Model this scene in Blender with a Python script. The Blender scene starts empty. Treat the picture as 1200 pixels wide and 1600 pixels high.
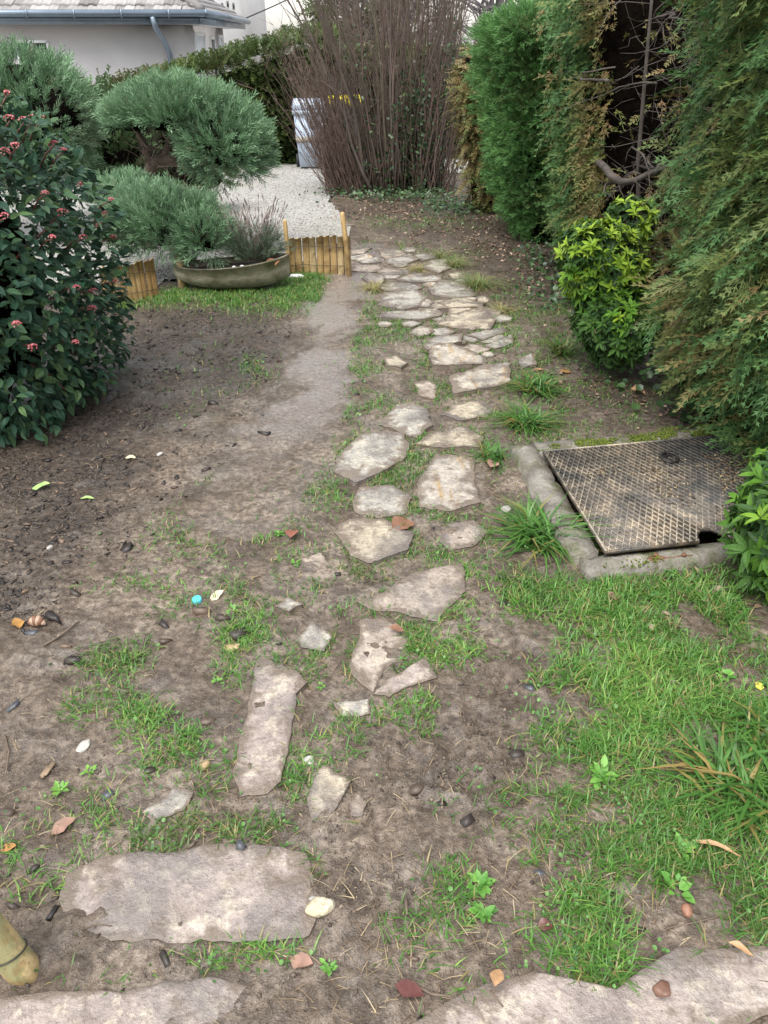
import bpy, math
import numpy as np
from mathutils import Matrix, Vector

# ---------------------------------------------------------------- camera, sky, sun, exposure
SC = bpy.context.scene
CAM_H = 1.6
PITCH = math.radians(31.3)
cam_d = bpy.data.cameras.new("camera")
cam = bpy.data.objects.new("camera", cam_d)
SC.collection.objects.link(cam)
cam.location = (0, 0, CAM_H)
cam.rotation_euler = (math.pi / 2 - PITCH, 0, 0)
cam_d.sensor_fit = 'VERTICAL'
cam_d.sensor_height = 36
cam_d.lens = 27
cam_d.clip_start = 0.05
cam_d.clip_end = 600
SC.camera = cam

SUN_EL, SUN_AZ = math.radians(66), math.radians(-150)     # azimuth measured from +Y towards +X
w = bpy.data.worlds.new("World")
SC.world = w
w.use_nodes = True
nt = w.node_tree
nt.nodes.clear()
sky = nt.nodes.new("ShaderNodeTexSky")
sky.sky_type = 'NISHITA'
sky.sun_disc = False
sky.sun_elevation = SUN_EL
sky.sun_rotation = SUN_AZ
sky.air_density = 1.6
sky.dust_density = 1.5
sky.ozone_density = 1.0
hsv = nt.nodes.new("ShaderNodeHueSaturation")             # an overcast sky: the same sky with most of its blue gone
hsv.inputs['Saturation'].default_value = 0.25
bg = nt.nodes.new("ShaderNodeBackground")
bg.inputs['Strength'].default_value = 0.088
out = nt.nodes.new("ShaderNodeOutputWorld")
nt.links.new(sky.outputs[0], hsv.inputs['Color'])
nt.links.new(hsv.outputs[0], bg.inputs['Color'])
nt.links.new(bg.outputs[0], out.inputs['Surface'])
sun_d = bpy.data.lights.new("sun", 'SUN')
sun_d.energy = 1.5
sun_d.angle = math.radians(55)
sun_d.color = (1.0, 0.97, 0.92)
sun = bpy.data.objects.new("sun", sun_d)
SC.collection.objects.link(sun)
sd = Vector((math.sin(SUN_AZ) * math.cos(SUN_EL), math.cos(SUN_AZ) * math.cos(SUN_EL), math.sin(SUN_EL)))
sun.rotation_euler = sd.to_track_quat('Z', 'Y').to_euler()
SC.view_settings.view_transform = 'Standard'
SC.view_settings.look = 'None'
SC.view_settings.gamma = 1
SC.view_settings.use_curve_mapping = False
SC.view_settings.exposure = 1.66

# ---------------------------------------------------------------- small maths
R = np.random.default_rng(11)
_tab = np.random.default_rng(5).random((256, 256))

def vnoise(x, y, s=0):
    x = np.asarray(x, float) + s * 17.31; y = np.asarray(y, float) + s * 9.77
    xi = np.floor(x).astype(int); yi = np.floor(y).astype(int)
    fx = x - xi; fy = y - yi
    fx = fx * fx * (3 - 2 * fx); fy = fy * fy * (3 - 2 * fy)
    a = _tab[xi & 255, yi & 255]; b = _tab[(xi + 1) & 255, yi & 255]
    c = _tab[xi & 255, (yi + 1) & 255]; d = _tab[(xi + 1) & 255, (yi + 1) & 255]
    return (a * (1 - fx) + b * fx) * (1 - fy) + (c * (1 - fx) + d * fx) * fy - 0.5

def fbm(x, y, s=0, o=3):
    t = 0; a = 1.0
    for i in range(o):
        t = t + a * vnoise(x * 2 ** i, y * 2 ** i, s + i * 3); a *= 0.5
    return t

def clods(x, y, f, s=0):                                   # rounded lumps with creases between them
    x = np.asarray(x, float) * f + s * 3.7; y = np.asarray(y, float) * f + s * 5.1
    xi = np.floor(x).astype(int); yi = np.floor(y).astype(int); d = np.full(x.shape, 9.0)
    for a in (-1, 0, 1):
        for b in (-1, 0, 1):
            i, j = xi + a, yi + b; px = i + _tab[i & 255, j & 255]; py = j + _tab[j & 255, (i + 91) & 255]
            d = np.minimum(d, np.hypot(x - px, y - py) / (.6 + .8 * _tab[(i + 37) & 255, (j + 11) & 255]))
    return .5 - np.minimum(d, 1.0)

def sstep(e0, e1, x):
    t = np.clip((x - e0) / (e1 - e0), 0, 1)
    return t * t * (3 - 2 * t)

def slope(y):                                             # the garden falls away gently towards the drive
    return -0.020 * 0.8 * np.logaddexp(0, (np.asarray(y, float) - 4.5) / 0.8)

_c, _s = math.cos(PITCH), math.sin(PITCH)
def ray(px, py):
    a = (px - 600) / 1200; b = (800 - py) / 1200
    return np.array([a, _c + b * _s, -_s + b * _c])

def P(px, py, h=0.0):                                     # measured point of the photograph -> point on the ground (h above it)
    d = ray(px, py); lo, hi = 0.1, 300.0
    for _ in range(60):
        m = (lo + hi) / 2
        if CAM_H + d[2] * m > slope(d[1] * m) + h: lo = m
        else: hi = m
    return np.array([d[0] * lo, d[1] * lo, CAM_H + d[2] * lo])

def at(px, py, Y):                                        # -> point at a known distance
    d = ray(px, py)
    return d * Y / d[1] + np.array([0, 0, CAM_H])

def pxsize(p):                                            # metres per photo pixel at p
    return (p[1] * _c + (CAM_H - p[2]) * _s) / 1200

def blob(px, py, rx, ry):                                 # an ellipse on the ground: centre and half sizes in metres
    p = P(px, py); k = pxsize(p)
    a = P(px, py - ry)[1]; b = P(px, py + ry)[1]
    return p[0], (a + b) / 2, rx * k, max((a - b) / 2, 0.02)

def blobs(lst, x, y, soft=1.0):
    m = np.zeros(np.shape(x))
    for it in lst:
        cx, cy, rx, ry = blob(*it[:4]); v = it[4] if len(it) > 4 else 1.0
        d = ((x - cx) / rx) ** 2 + ((y - cy) / ry) ** 2
        m = np.maximum(m, v * np.exp(-(d ** 1.5) * 0.7))
    return m

def inpoly(x, y, poly):
    x = np.asarray(x); y = np.asarray(y); r = np.zeros(x.shape, bool); n = len(poly)
    for i in range(n):
        x0, y0 = poly[i][:2]; x1, y1 = poly[(i + 1) % n][:2]
        c = ((y0 > y) != (y1 > y)) & (x < (x1 - x0) * (y - y0) / ((y1 - y0) or 1e-9) + x0)
        r ^= c
    return r

def polydist(x, y, pl):
    d = np.full(np.shape(x), 1e9)
    for (ax, ay), (bx, by) in zip(pl[:-1], pl[1:]):
        vx, vy = bx - ax, by - ay
        t = np.clip(((x - ax) * vx + (y - ay) * vy) / (vx * vx + vy * vy), 0, 1)
        d = np.minimum(d, np.hypot(x - ax - t * vx, y - ay - t * vy))
    return d

def unit(v):
    v = np.asarray(v, float)
    return v / np.maximum(np.linalg.norm(v, axis=-1, keepdims=True), 1e-9)

def frames(d, up):                                        # rotation matrices whose Y is d and whose Z is close to up
    d = unit(d); x = unit(np.cross(d, up)); z = np.cross(x, d)
    return np.stack([x, d, z], axis=-1)

# ---------------------------------------------------------------- meshes and objects
def mesh(name, V, F, tint=None, tip=None, uv=None, smooth=False):
    V = np.ascontiguousarray(V, dtype=np.float32).reshape(-1, 3)
    if isinstance(F, np.ndarray): F = [F]
    F = [np.asarray(f, dtype=np.int32) for f in F if len(f)]
    me = bpy.data.meshes.new(name)
    me.vertices.add(len(V)); me.vertices.foreach_set('co', V.ravel())
    li = np.concatenate([f.ravel() for f in F]).astype(np.int32)
    tot = np.concatenate([np.full(len(f), f.shape[1], np.int32) for f in F])
    st = np.concatenate([[0], np.cumsum(tot)[:-1]]).astype(np.int32)
    me.loops.add(len(li)); me.loops.foreach_set('vertex_index', li)
    me.polygons.add(len(tot)); me.polygons.foreach_set('loop_start', st)
    try: me.polygons.foreach_set('loop_total', tot)
    except Exception: pass
    if smooth: me.polygons.foreach_set('use_smooth', np.ones(len(tot), bool))
    if uv is not None:
        u = me.uv_layers.new(name='UVMap')
        u.data.foreach_set('uv', np.asarray(uv, np.float32)[li].ravel())
    for nm, a in (('tint', tint), ('tip', tip)):
        if a is not None:
            at_ = me.attributes.new(nm, 'FLOAT', 'POINT')
            at_.data.foreach_set('value', np.ascontiguousarray(a, np.float32))
    me.update(calc_edges=True); me.validate()
    return me

class MB:                                                 # collects shapes into one mesh
    def __init__(s): s.V = []; s.F = {}; s.T = []; s.n = 0
    def add(s, V, F, t=0.5):
        V = np.asarray(V, float).reshape(-1, 3)
        if isinstance(F, np.ndarray): F = [F]
        for f in F:
            f = np.asarray(f)
            if len(f): s.F.setdefault(f.shape[1], []).append(f + s.n)
        s.V.append(V); s.T.append(np.broadcast_to(np.asarray(t, float), (len(V),))); s.n += len(V)
        return s
    def box(s, c, size, rz=0.0, t=0.5, M=None):
        h = np.asarray(size) / 2
        V = np.array([[x, y, z] for x in (-1, 1) for y in (-1, 1) for z in (-1, 1)]) * h
        if M is not None: V = V @ np.asarray(M).T
        if rz: V = V @ np.array([[math.cos(rz), math.sin(rz), 0], [-math.sin(rz), math.cos(rz), 0], [0, 0, 1]])
        F = np.array([[0, 1, 3, 2], [4, 6, 7, 5], [0, 4, 5, 1], [2, 3, 7, 6], [0, 2, 6, 4], [1, 5, 7, 3]])
        return s.add(V + np.asarray(c), F, t)
    def bar(s, a, b, wd, hg, t=0.5):
        a = np.asarray(a, float); b = np.asarray(b, float); L = np.linalg.norm(b - a)
        return s.box((a + b) / 2, (wd, L, hg), t=t, M=frames((b - a)[None], np.array([[0, 0.02, 1.0]]))[0])
    def tube(s, pts, rad, k=6, t=0.5):
        pts = np.asarray(pts, float); n = len(pts); rad = np.broadcast_to(np.asarray(rad, float), (n,))
        tg = unit(np.gradient(pts, axis=0))
        ref = np.array([0.13, 0.31, 1.0]) if abs(tg[:, 2]).mean() < 0.8 else np.array([1.0, 0.2, 0.1])
        x = unit(np.cross(tg, ref)); y = np.cross(tg, x)
        a = np.arange(k) * 2 * math.pi / k
        V = pts[:, None] + rad[:, None, None] * (np.cos(a)[None, :, None] * x[:, None] + np.sin(a)[None, :, None] * y[:, None])
        i = np.arange(n - 1)[:, None] * k; j = np.arange(k)[None]; j2 = (j + 1) % k
        F = np.stack([i + j, i + j2, i + k + j2, i + k + j], -1).reshape(-1, 4)
        V = V.reshape(-1, 3)
        caps = [np.arange(k)[::-1][None], (np.arange(k) + (n - 1) * k)[None]]
        s.add(V, [F] + (caps if k != 4 else []), t)
        if k == 4: pass
        return s
    def prism(s, poly, z0, z1, t=0.5):                    # a flat outline with thickness
        p = np.asarray(poly, float); n = len(p)
        a = sum(p[i][0] * p[(i + 1) % n][1] - p[(i + 1) % n][0] * p[i][1] for i in range(n))
        if a < 0: p = p[::-1]
        V = np.vstack([np.c_[p, np.full(n, z0)], np.c_[p, np.full(n, z1)]])
        i = np.arange(n); j = (i + 1) % n
        return s.add(V, [np.stack([i, j, j + n, i + n], -1), i[::-1][None], (i + n)[None]], t)
    def lathe(s, prof, k=16, c=(0, 0, 0), t=0.5):
        prof = np.asarray(prof, float); a = np.arange(k) * 2 * math.pi / k
        V = np.stack([prof[:, None, 0] * np.cos(a), prof[:, None, 0] * np.sin(a), np.repeat(prof[:, 1:2], k, 1)], -1)
        n = len(prof); i = np.arange(n - 1)[:, None] * k; j = np.arange(k)[None]; j2 = (j + 1) % k
        return s.add(V.reshape(-1, 3) + np.asarray(c), np.stack([i + j, i + j2, i + k + j2, i + k + j], -1).reshape(-1, 4), t)
    def mesh(s, name, off=(0, 0, 0), **kw):
        F = [np.concatenate(v) for v in s.F.values()]
        return mesh(name, np.concatenate(s.V) - np.asarray(off), F, tint=np.concatenate(s.T), **kw)

def link(name, me, mat=None, parent=None):
    o = bpy.data.objects.new(name, me)
    SC.collection.objects.link(o)
    if mat is not None and not me.materials: me.materials.append(mat)
    if parent is not None: o.parent = parent
    return o

def tag(o, label=None, cat=None, group=None, kind=None):
    if label: o['label'] = label
    if cat: o['category'] = cat
    if group: o['group'] = group
    if kind: o['kind'] = kind
    return o

def thing(name, loc, label, cat, group=None):
    o = bpy.data.objects.new(name, None)
    SC.collection.objects.link(o)
    o.empty_display_size = 0.1
    o.location = [float(v) for v in loc]
    return tag(o, label, cat, group)

def part(name, mb, mat, parent, smooth=False, kind=None, label=None):   # geometry given in world metres, stored relative to its thing
    root = parent; off = np.zeros(3)
    while root is not None:
        off += np.array(root.location); root = root.parent
    o = link(name, mb.mesh(name, off, smooth=smooth), mat, parent)
    return tag(o, label=label, kind=kind)

def put(me, name, mat, parent, pos, rot, sc):              # a copy sharing mesh data, placed in its parent's space
    o = link(name, me, mat, parent)
    M = Matrix.Identity(4)
    rot = np.asarray(rot, float) * sc
    for i in range(3):
        for j in range(3): M[i][j] = rot[i, j]
        M[i][3] = float(pos[i])
    o.matrix_local = M
    return o

def scatter(tV, tF, pos, rot, sc, tint, tip=None):
    m, n = len(pos), len(tV)
    sc = np.broadcast_to(np.asarray(sc, float), (m,))
    V = np.einsum('mij,nj->mni', rot, tV) * sc[:, None, None] + pos[:, None]
    if isinstance(tF, np.ndarray): tF = [tF]
    offs = (np.arange(m) * n)[:, None, None]
    F = [(f[None] + offs).reshape(-1, f.shape[1]) for f in tF]
    return V.reshape(-1, 3), F, np.repeat(np.broadcast_to(np.asarray(tint, float), (m,)), n), np.tile(np.zeros(n) if tip is None else tip, m)

def merge(chunks):
    V, F, T, Q, n = [], {}, [], [], 0
    for v, fs, t, q in chunks:
        for f in fs: F.setdefault(f.shape[1], []).append(f + n)
        V.append(v); T.append(t); Q.append(q); n += len(v)
    return np.concatenate(V), [np.concatenate(f) for f in F.values()], np.concatenate(T), np.concatenate(Q)

def stuff(name, chunks, mat, parent=None, kind='stuff', smooth=False):
    V, F, T, Q = merge(chunks)
    off = np.zeros(3) if parent is None else np.array(parent.location)
    o = link(name, mesh(name, V - off, F, T, Q, smooth=smooth), mat, parent)
    return tag(o, kind=kind)

# ---------------------------------------------------------------- materials
class N:
    def __init__(s, name):
        s.m = bpy.data.materials.new(name); s.m.use_nodes = True
        s.t = s.m.node_tree; s.b = s.t.nodes['Principled BSDF']; s.out = s.t.nodes['Material Output']
    def n(s, typ, **kw):
        o = s.t.nodes.new('ShaderNode' + typ)
        for k, v in kw.items(): setattr(o, k, v)
        return o
    def l(s, a, b): s.t.links.new(a, b)
    def coord(s, kind='Object', scale=(1, 1, 1)):
        c = s.n('TexCoord'); m = s.n('Mapping'); m.inputs['Scale'].default_value = scale
        s.l(c.outputs[kind], m.inputs['Vector']); return m.outputs[0]
    def pos(s):
        return s.n('NewGeometry').outputs['Position']
    def noise(s, vec, scale, detail=4, rough=0.55, dist=0.0):
        o = s.n('TexNoise'); o.inputs['Scale'].default_value = scale; o.inputs['Detail'].default_value = detail
        o.inputs['Roughness'].default_value = rough; o.inputs['Distortion'].default_value = dist
        s.l(vec, o.inputs['Vector']); return o.outputs['Fac']
    def voro(s, vec, scale, feat='F1', outp='Distance'):
        o = s.n('TexVoronoi', feature=feat); o.inputs['Scale'].default_value = scale
        s.l(vec, o.inputs['Vector']); return o.outputs[outp]
    def attr(s, nm):
        return s.n('Attribute', attribute_name=nm).outputs['Fac']
    def ramp(s, fac, stops):
        o = s.n('ValToRGB'); e = o.color_ramp.elements
        while len(e) < len(stops): e.new(0.5)
        for el, (p, c) in zip(e, stops): el.position = p; el.color = (*c, 1) if len(c) == 3 else c
        s.l(fac, o.inputs['Fac']); return o.outputs['Color']
    def rng(s, fac, a, b, c, d):
        o = s.n('MapRange'); o.clamp = True
        for i, v in enumerate((a, b, c, d)): o.inputs[i + 1].default_value = v
        s.l(fac, o.inputs[0]); return o.outputs[0]
    def mix(s, fac, a, b, mode='MIX'):
        o = s.n('Mix', data_type='RGBA', blend_type=mode)
        for sock, v in ((o.inputs[0], fac), (o.inputs[6], a), (o.inputs[7], b)):
            if hasattr(v, 'is_linked'): s.l(v, sock)
            elif isinstance(v, tuple): sock.default_value = (*v, 1)
            else: sock.default_value = v
        return o.outputs[2]
    def math(s, op, a, b=0.0):
        o = s.n('Math', operation=op)
        for sock, v in ((o.inputs[0], a), (o.inputs[1], b)):
            if hasattr(v, 'is_linked'): s.l(v, sock)
            else: sock.default_value = v
        return o.outputs[0]
    def bump(s, h, dist, strength=1.0, nrm=None):
        o = s.n('Bump'); o.inputs['Distance'].default_value = dist; o.inputs['Strength'].default_value = strength
        s.l(h, o.inputs['Height'])
        if nrm is not None: s.l(nrm, o.inputs['Normal'])
        return o.outputs[0]
    def fin(s, col, rough=0.6, nrm=None, spec=0.5, metal=0.0, coat=0.0, transl=0.0):
        for sock, v in ((s.b.inputs['Base Color'], col), (s.b.inputs['Roughness'], rough), (s.b.inputs['Specular IOR Level'], spec), (s.b.inputs['Metallic'], metal), (s.b.inputs['Coat Weight'], coat)):
            if hasattr(v, 'is_linked'): s.l(v, sock)
            elif isinstance(v, tuple): sock.default_value = (*v, 1)
            else: sock.default_value = v
        if nrm is not None: s.l(nrm, s.b.inputs['Normal'])
        if transl:
            tr = s.n('BsdfTranslucent'); mx = s.n('MixShader'); mx.inputs[0].default_value = transl
            if hasattr(col, 'is_linked'): s.l(col, tr.inputs['Color'])
            else: tr.inputs['Color'].default_value = (*col, 1)
            s.l(s.b.outputs[0], mx.inputs[1]); s.l(tr.outputs[0], mx.inputs[2]); s.l(mx.outputs[0], s.out.inputs['Surface'])
        return s.m

def simple(name, c0, c1, scale=8, rough=0.6, bump=0.002, bscale=40, spec=0.5, metal=0.0, stretch=(1, 1, 1), coat=0.0, transl=0.0):
    n = N(name); v = n.coord(scale=stretch)
    f = n.noise(v, scale, 5, 0.6)
    col = n.ramp(f, [(0.3, c0), (0.7, c1)])
    b = n.bump(n.noise(v, bscale, 4), bump) if bump else None
    return n.fin(col, rough, b, spec, metal, coat, transl)

def foliage(name, stops, rough=0.5, spec=0.4, tipc=None, transl=0.15, tipf=0.6, noise=0.0):
    n = N(name)
    t = n.attr('tint')
    if noise:
        t = n.math('ADD', t, n.math('MULTIPLY', n.math('SUBTRACT', n.noise(n.pos(), 2.2, 3), 0.5), noise))
    col = n.ramp(t, stops)
    if tipc: col = n.mix(n.math('MULTIPLY', n.attr('tip'), tipf), col, tipc)
    return n.fin(col, rough, None, spec, transl=transl)

# ---------------------------------------------------------------- ground
PATH = [tuple(P(*p)[:2]) for p in [(590, 385), (545, 450), (508, 510), (492, 560), (495, 610), (470, 655), (430, 720), (380, 800)]]
MULCH = [(300, 560, 150, 90, 1), (180, 640, 130, 90, .9), (90, 740, 130, 70, .95), (60, 830, 130, 60, .8), (0, 930, 80, 70, .6), (290, 500, 120, 22, 1), (230, 600, 120, 60, .9), (20, 680, 160, 80, 1), (-60, 600, 200, 200, 1)]
BED = [(830, 440, 110, 40, 1), (700, 350, 110, 28, 1), (780, 400, 90, 30, 1), (980, 610, 140, 40, .9), (1150, 650, 150, 40, 1), (640, 330, 120, 22, .9), (860, 480, 60, 40, .8), (1150, 920, 130, 60, .6), (1010, 560, 120, 40, 1)]
CHURN = [(830, 1060, 110, 80, .9), (780, 1170, 110, 70, 1), (700, 1220, 120, 60, .8), (560, 1400, 90, 50, .8), (560, 1540, 90, 50, .8), (60, 1050, 120, 90, .5), (900, 1350, 60, 80, .7), (430, 1270, 100, 50, .4), (640, 1400, 80, 50, .8), (80, 1480, 80, 60, .8)]
MH0 = P(848, 708, .06); MHF = P(945, 865, .06); MHR = P(1200, 677, .06)
MU = unit((MHR - MH0)[:2]); MV = unit((MHF - MH0)[:2]); MVL = float(np.linalg.norm((MHF - MH0)[:2])); MUL = 1.34
MH0 = MH0[:2]
def mh(u, v): return MH0 + MU * u + MV * v
PIT = [mh(.02, .02), mh(MUL - .02, .02), mh(MUL - .02, MVL - .02), mh(.02, MVL - .02)]
MHOUT = [mh(-.16, -.14), mh(MUL + .12, -.14), mh(MUL + .12, MVL + .025), mh(-.15, MVL + .025)]
GRAVEL = [(-9, 6.3), (-3.0, 6.15), (-1.9, 6.2), (-1.2, 6.75), (-.75, 6.95), (-.35, 8.0), (-.45, 9.2), (-.72, 10.6), (-.55, 12.2), (.2, 13.2), (1.4, 13.6), (3.5, 13.2), (6, 14), (6, 26), (-9, 26)]

def zones(x, y):
    pth = 1 - sstep(.03, .20, polydist(x, y, PATH) + .26 * fbm(x * 4, y * 4, 3) + .14 * fbm(x * 15, y * 15, 4))
    mul = np.clip(blobs(MULCH, x, y) * 1.25 + .7 * fbm(x * 5, y * 5, 8) - .05, 0, 1) * (1 - pth * .8)
    bed = np.clip(blobs(BED, x, y) * 1.2 + .5 * fbm(x * 4, y * 4, 14) - .02, 0, 1)
    chn = np.clip(blobs(CHURN, x, y) + .3 * fbm(x * 3, y * 3, 21), 0, 1)
    pth = pth * sstep(2.5, 4.3, y)
    return pth, mul, bed, chn

def G(x, y, fine=True):
    x = np.asarray(x, float); y = np.asarray(y, float)
    pth, mul, bed, chn = zones(x, y)
    z = slope(y) + .010 * fbm(x * 1.7, y * 1.7, 1, 2)
    amp = (.010 + .014 * chn + .006 * mul + .006 * bed) * (1 - .70 * pth)
    r = 1 - 2 * np.abs(fbm(x * 9, y * 9, 31, 3))
    z = z + amp * (fbm(x * 13, y * 13, 2, 3) * .8 + (r - .6) * .6 * (.3 + chn))
    if fine:
        n2 = fbm(x * 38, y * 38, 7, 2)
        z = z + (.0060 + .0090 * chn + .004 * mul) * (1 - .7 * pth) * n2 + (.003 + .004 * chn) * (1 - .7 * pth) * np.maximum(vnoise(x * 70, y * 70, 12), -.1)
        mk_ = (.35 + .65 * sstep(-.15, .25, fbm(x * 3.1, y * 3.1, 55))) * (1 - .75 * pth)
        z = z + mk_ * ((.006 + .012 * chn) * clods(x + .02 * fbm(x * 20, y * 20, 5), y, 17) + (.0045 + .005 * chn) * clods(x, y + .01 * fbm(x * 40, y * 40, 6), 41, 3))
        dent = np.clip(vnoise(x * 15, y * 11, 44) - .26, 0, 1)
        z = z - .06 * dent * (.25 + chn)
    z = z - .30 * inpoly(x, y, PIT)
    z = z + .02 * sstep(.0, .6, x - 1.3) * (y < 12)
    return z
def Gp(px, py): 
    p = P(px, py); return np.array([p[0], p[1], float(G(p[0], p[1]))])

def axis(lo, a, b, hi, st, g):
    c = list(np.arange(a, b, st)); s = st; v = c[-1]
    while v < hi: s *= g; v += s; c.append(v)
    s = st; v = c[0]; l = []
    while v > lo: s *= g; v -= s; l.append(v)
    return np.array(l[::-1] + c)
gx = axis(-150, -1.5, 1.5, 150, .0115, 1.075)
gy = axis(-60, .48, 2.3, 200, .0098, 1.0185)
X, Y = np.meshgrid(gx, gy)
pth, mul, bed, chn = zones(X, Y)
Zg = G(X, Y)
Zg = Zg - .05 * inpoly(X, Y, GRAVEL)
nx, ny = len(gx), len(gy)
i = np.arange(ny - 1)[:, None] * nx; j = np.arange(nx - 1)[None]
gF = np.stack([i + j, i + j + 1, i + nx + j + 1, i + nx + j], -1).reshape(-1, 4)
gm = mesh("ground", np.stack([X, Y, Zg], -1), gF, smooth=True)
for nm, a in (('path', pth), ('mulch', mul), ('bed', bed), ('churn', chn)):
    at_ = gm.attributes.new(nm, 'FLOAT', 'POINT'); at_.data.foreach_set('value', a.astype(np.float32).ravel())

n = N("wet_mud"); v = n.pos()
f1 = n.noise(v, 3.0, 6, .6); f2 = n.noise(v, 45, 5, .65); f3 = n.noise(v, 260, 3, .6)
mud = n.ramp(f1, [(.30, (.125, .092, .066)), (.46, (.245, .190, .144)), (.66, (.40, .325, .255))])
mud = n.mix(n.rng(n.noise(v, 11, 6, .75, .6), .40, .54, .75, 0), mud, (.072, .050, .034)); mud = n.mix(n.rng(f2, .40, .60, .75, 0), mud, (.070, .048, .034))
mud = n.mix(n.rng(f3, .55, .75, 0, .30), mud, (.36, .295, .225))
mulc = n.ramp(f2, [(.35, (.020, .015, .012)), (.55, (.060, .044, .034)), (.75, (.14, .105, .082))])
bedc = n.ramp(f2, [(.35, (.036, .026, .019)), (.55, (.085, .063, .046)), (.75, (.17, .13, .10))])
pthc = n.ramp(f2, [(.30, (.195, .160, .140)), (.55, (.30, .258, .235)), (.80, (.38, .335, .31))])
col = n.mix(n.attr('path'), mud, pthc)
col = n.mix(n.math('MULTIPLY', n.attr('churn'), .55), col, n.ramp(f2, [(.35, (.050, .036, .026)), (.65, (.16, .122, .092))]))
col = n.mix(n.math('MULTIPLY', n.attr('bed'), .85), col, bedc)
col = n.mix(n.math('MULTIPLY', n.attr('mulch'), .80), col, mulc)
rgh = n.math('SUBTRACT', n.rng(n.noise(v, 6, 4), .38, .62, .20, .50), n.math('MULTIPLY', n.attr('path'), .20))
nb = n.bump(f3, .005, .9, n.bump(f2, .022, .9))
gmat = n.fin(col, rgh, nb, .5)
film = n.math('ADD', n.rng(n.noise(v, 4.5, 5, .6, .3), .46, .60, .05, .85), n.math('MULTIPLY', n.attr('path'), .6)); film = n.math('MULTIPLY', film, n.math('SUBTRACT', 1.0, n.math('MULTIPLY', n.attr('bed'), .8)))
n.l(film, n.b.inputs['Coat Weight']); n.b.inputs['Coat Roughness'].default_value = .16; n.b.inputs['Coat IOR'].default_value = 1.45      # a film of rain water
n.l(n.bump(f2, .008, .8), n.b.inputs['Coat Normal'])
ground = link("ground", gm, gmat); tag(ground, kind='structure')

# gravel drive: its own sheet a little above the soil, with loose stones on it
gxs = np.arange(-9, 6.01, .12); gys = np.arange(5.9, 26, .12)
X, Y = np.meshgrid(gxs, gys)
Zv = slope(Y) + .012 * fbm(X * 1.3, Y * 1.3, 4, 2) + .004 * fbm(X * 9, Y * 9, 6, 2)
nx, ny = len(gxs), len(gys); i = np.arange(ny - 1)[:, None] * nx; j = np.arange(nx - 1)[None]
F = np.stack([i + j, i + j + 1, i + nx + j + 1, i + nx + j], -1).reshape(-1, 4)
cx = X.ravel()[F].mean(1); cy = Y.ravel()[F].mean(1)
F = F[inpoly(cx + .1 * fbm(cx * 3, cy * 3, 9), cy + .1 * fbm(cx * 3, cy * 3, 19), GRAVEL)]
n = N("pale_gravel"); v = n.pos()
vc = n.voro(v, 42, outp='Color'); vd = n.voro(v, 42)
g0 = n.ramp(vc, [(.0, (.22, .215, .20)), (.35, (.34, .33, .305)), (.7, (.48, .47, .44)), (1, (.24, .23, .21))])
g0 = n.mix(n.rng(n.noise(v, .8, 4), .45, .7, 0, .55), g0, (.33, .30, .25))
g0 = n.mix(n.rng(vd, .45, .8, 0, .6), g0, (.16, .15, .135))
drive = link("gravel_drive", mesh("gravel_drive", np.stack([X, Y, Zv], -1), F, smooth=True), n.fin(g0, .55, n.bump(vd, .012, 1.0), .4))
tag(drive, kind='structure')
octV = np.array([[1, 0, 0], [-1, 0, 0], [0, 1, 0], [0, -1, 0], [0, 0, .6], [0, 0, -.6]], float)
octF = np.array([[0, 2, 4], [2, 1, 4], [1, 3, 4], [3, 0, 4], [2, 0, 5], [1, 2, 5], [3, 1, 5], [0, 3, 5]])
def randrot(m, rng=R):
    return frames(rng.normal(size=(m, 3)), rng.normal(size=(m, 3)))
m = 24000
px_ = R.uniform(-5, 2.5, m); py_ = 6.2 + R.random(m) ** 1.3 * 9
k = inpoly(px_, py_, GRAVEL) & ~((px_ < -3.2) & (py_ < 9))
px_, py_ = px_[k], py_[k]
pos = np.stack([px_, py_, slope(py_) + .012 * fbm(px_ * 1.3, py_ * 1.3, 4, 2) + .004], -1)
sh = R.uniform(.7, 1.3, (len(pos), 1, 3))
gst = foliage("gravel_stone", [(0, (.22, .20, .17)), (.4, (.34, .33, .305)), (.8, (.50, .49, .46)), (1, (.60, .59, .56))], .55, .4, transl=0)
stuff("gravel_pebbles", [scatter(octV, octF, pos, randrot(len(pos)) * sh, R.uniform(.006, .012, len(pos)), R.random(len(pos)))], gst)

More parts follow.
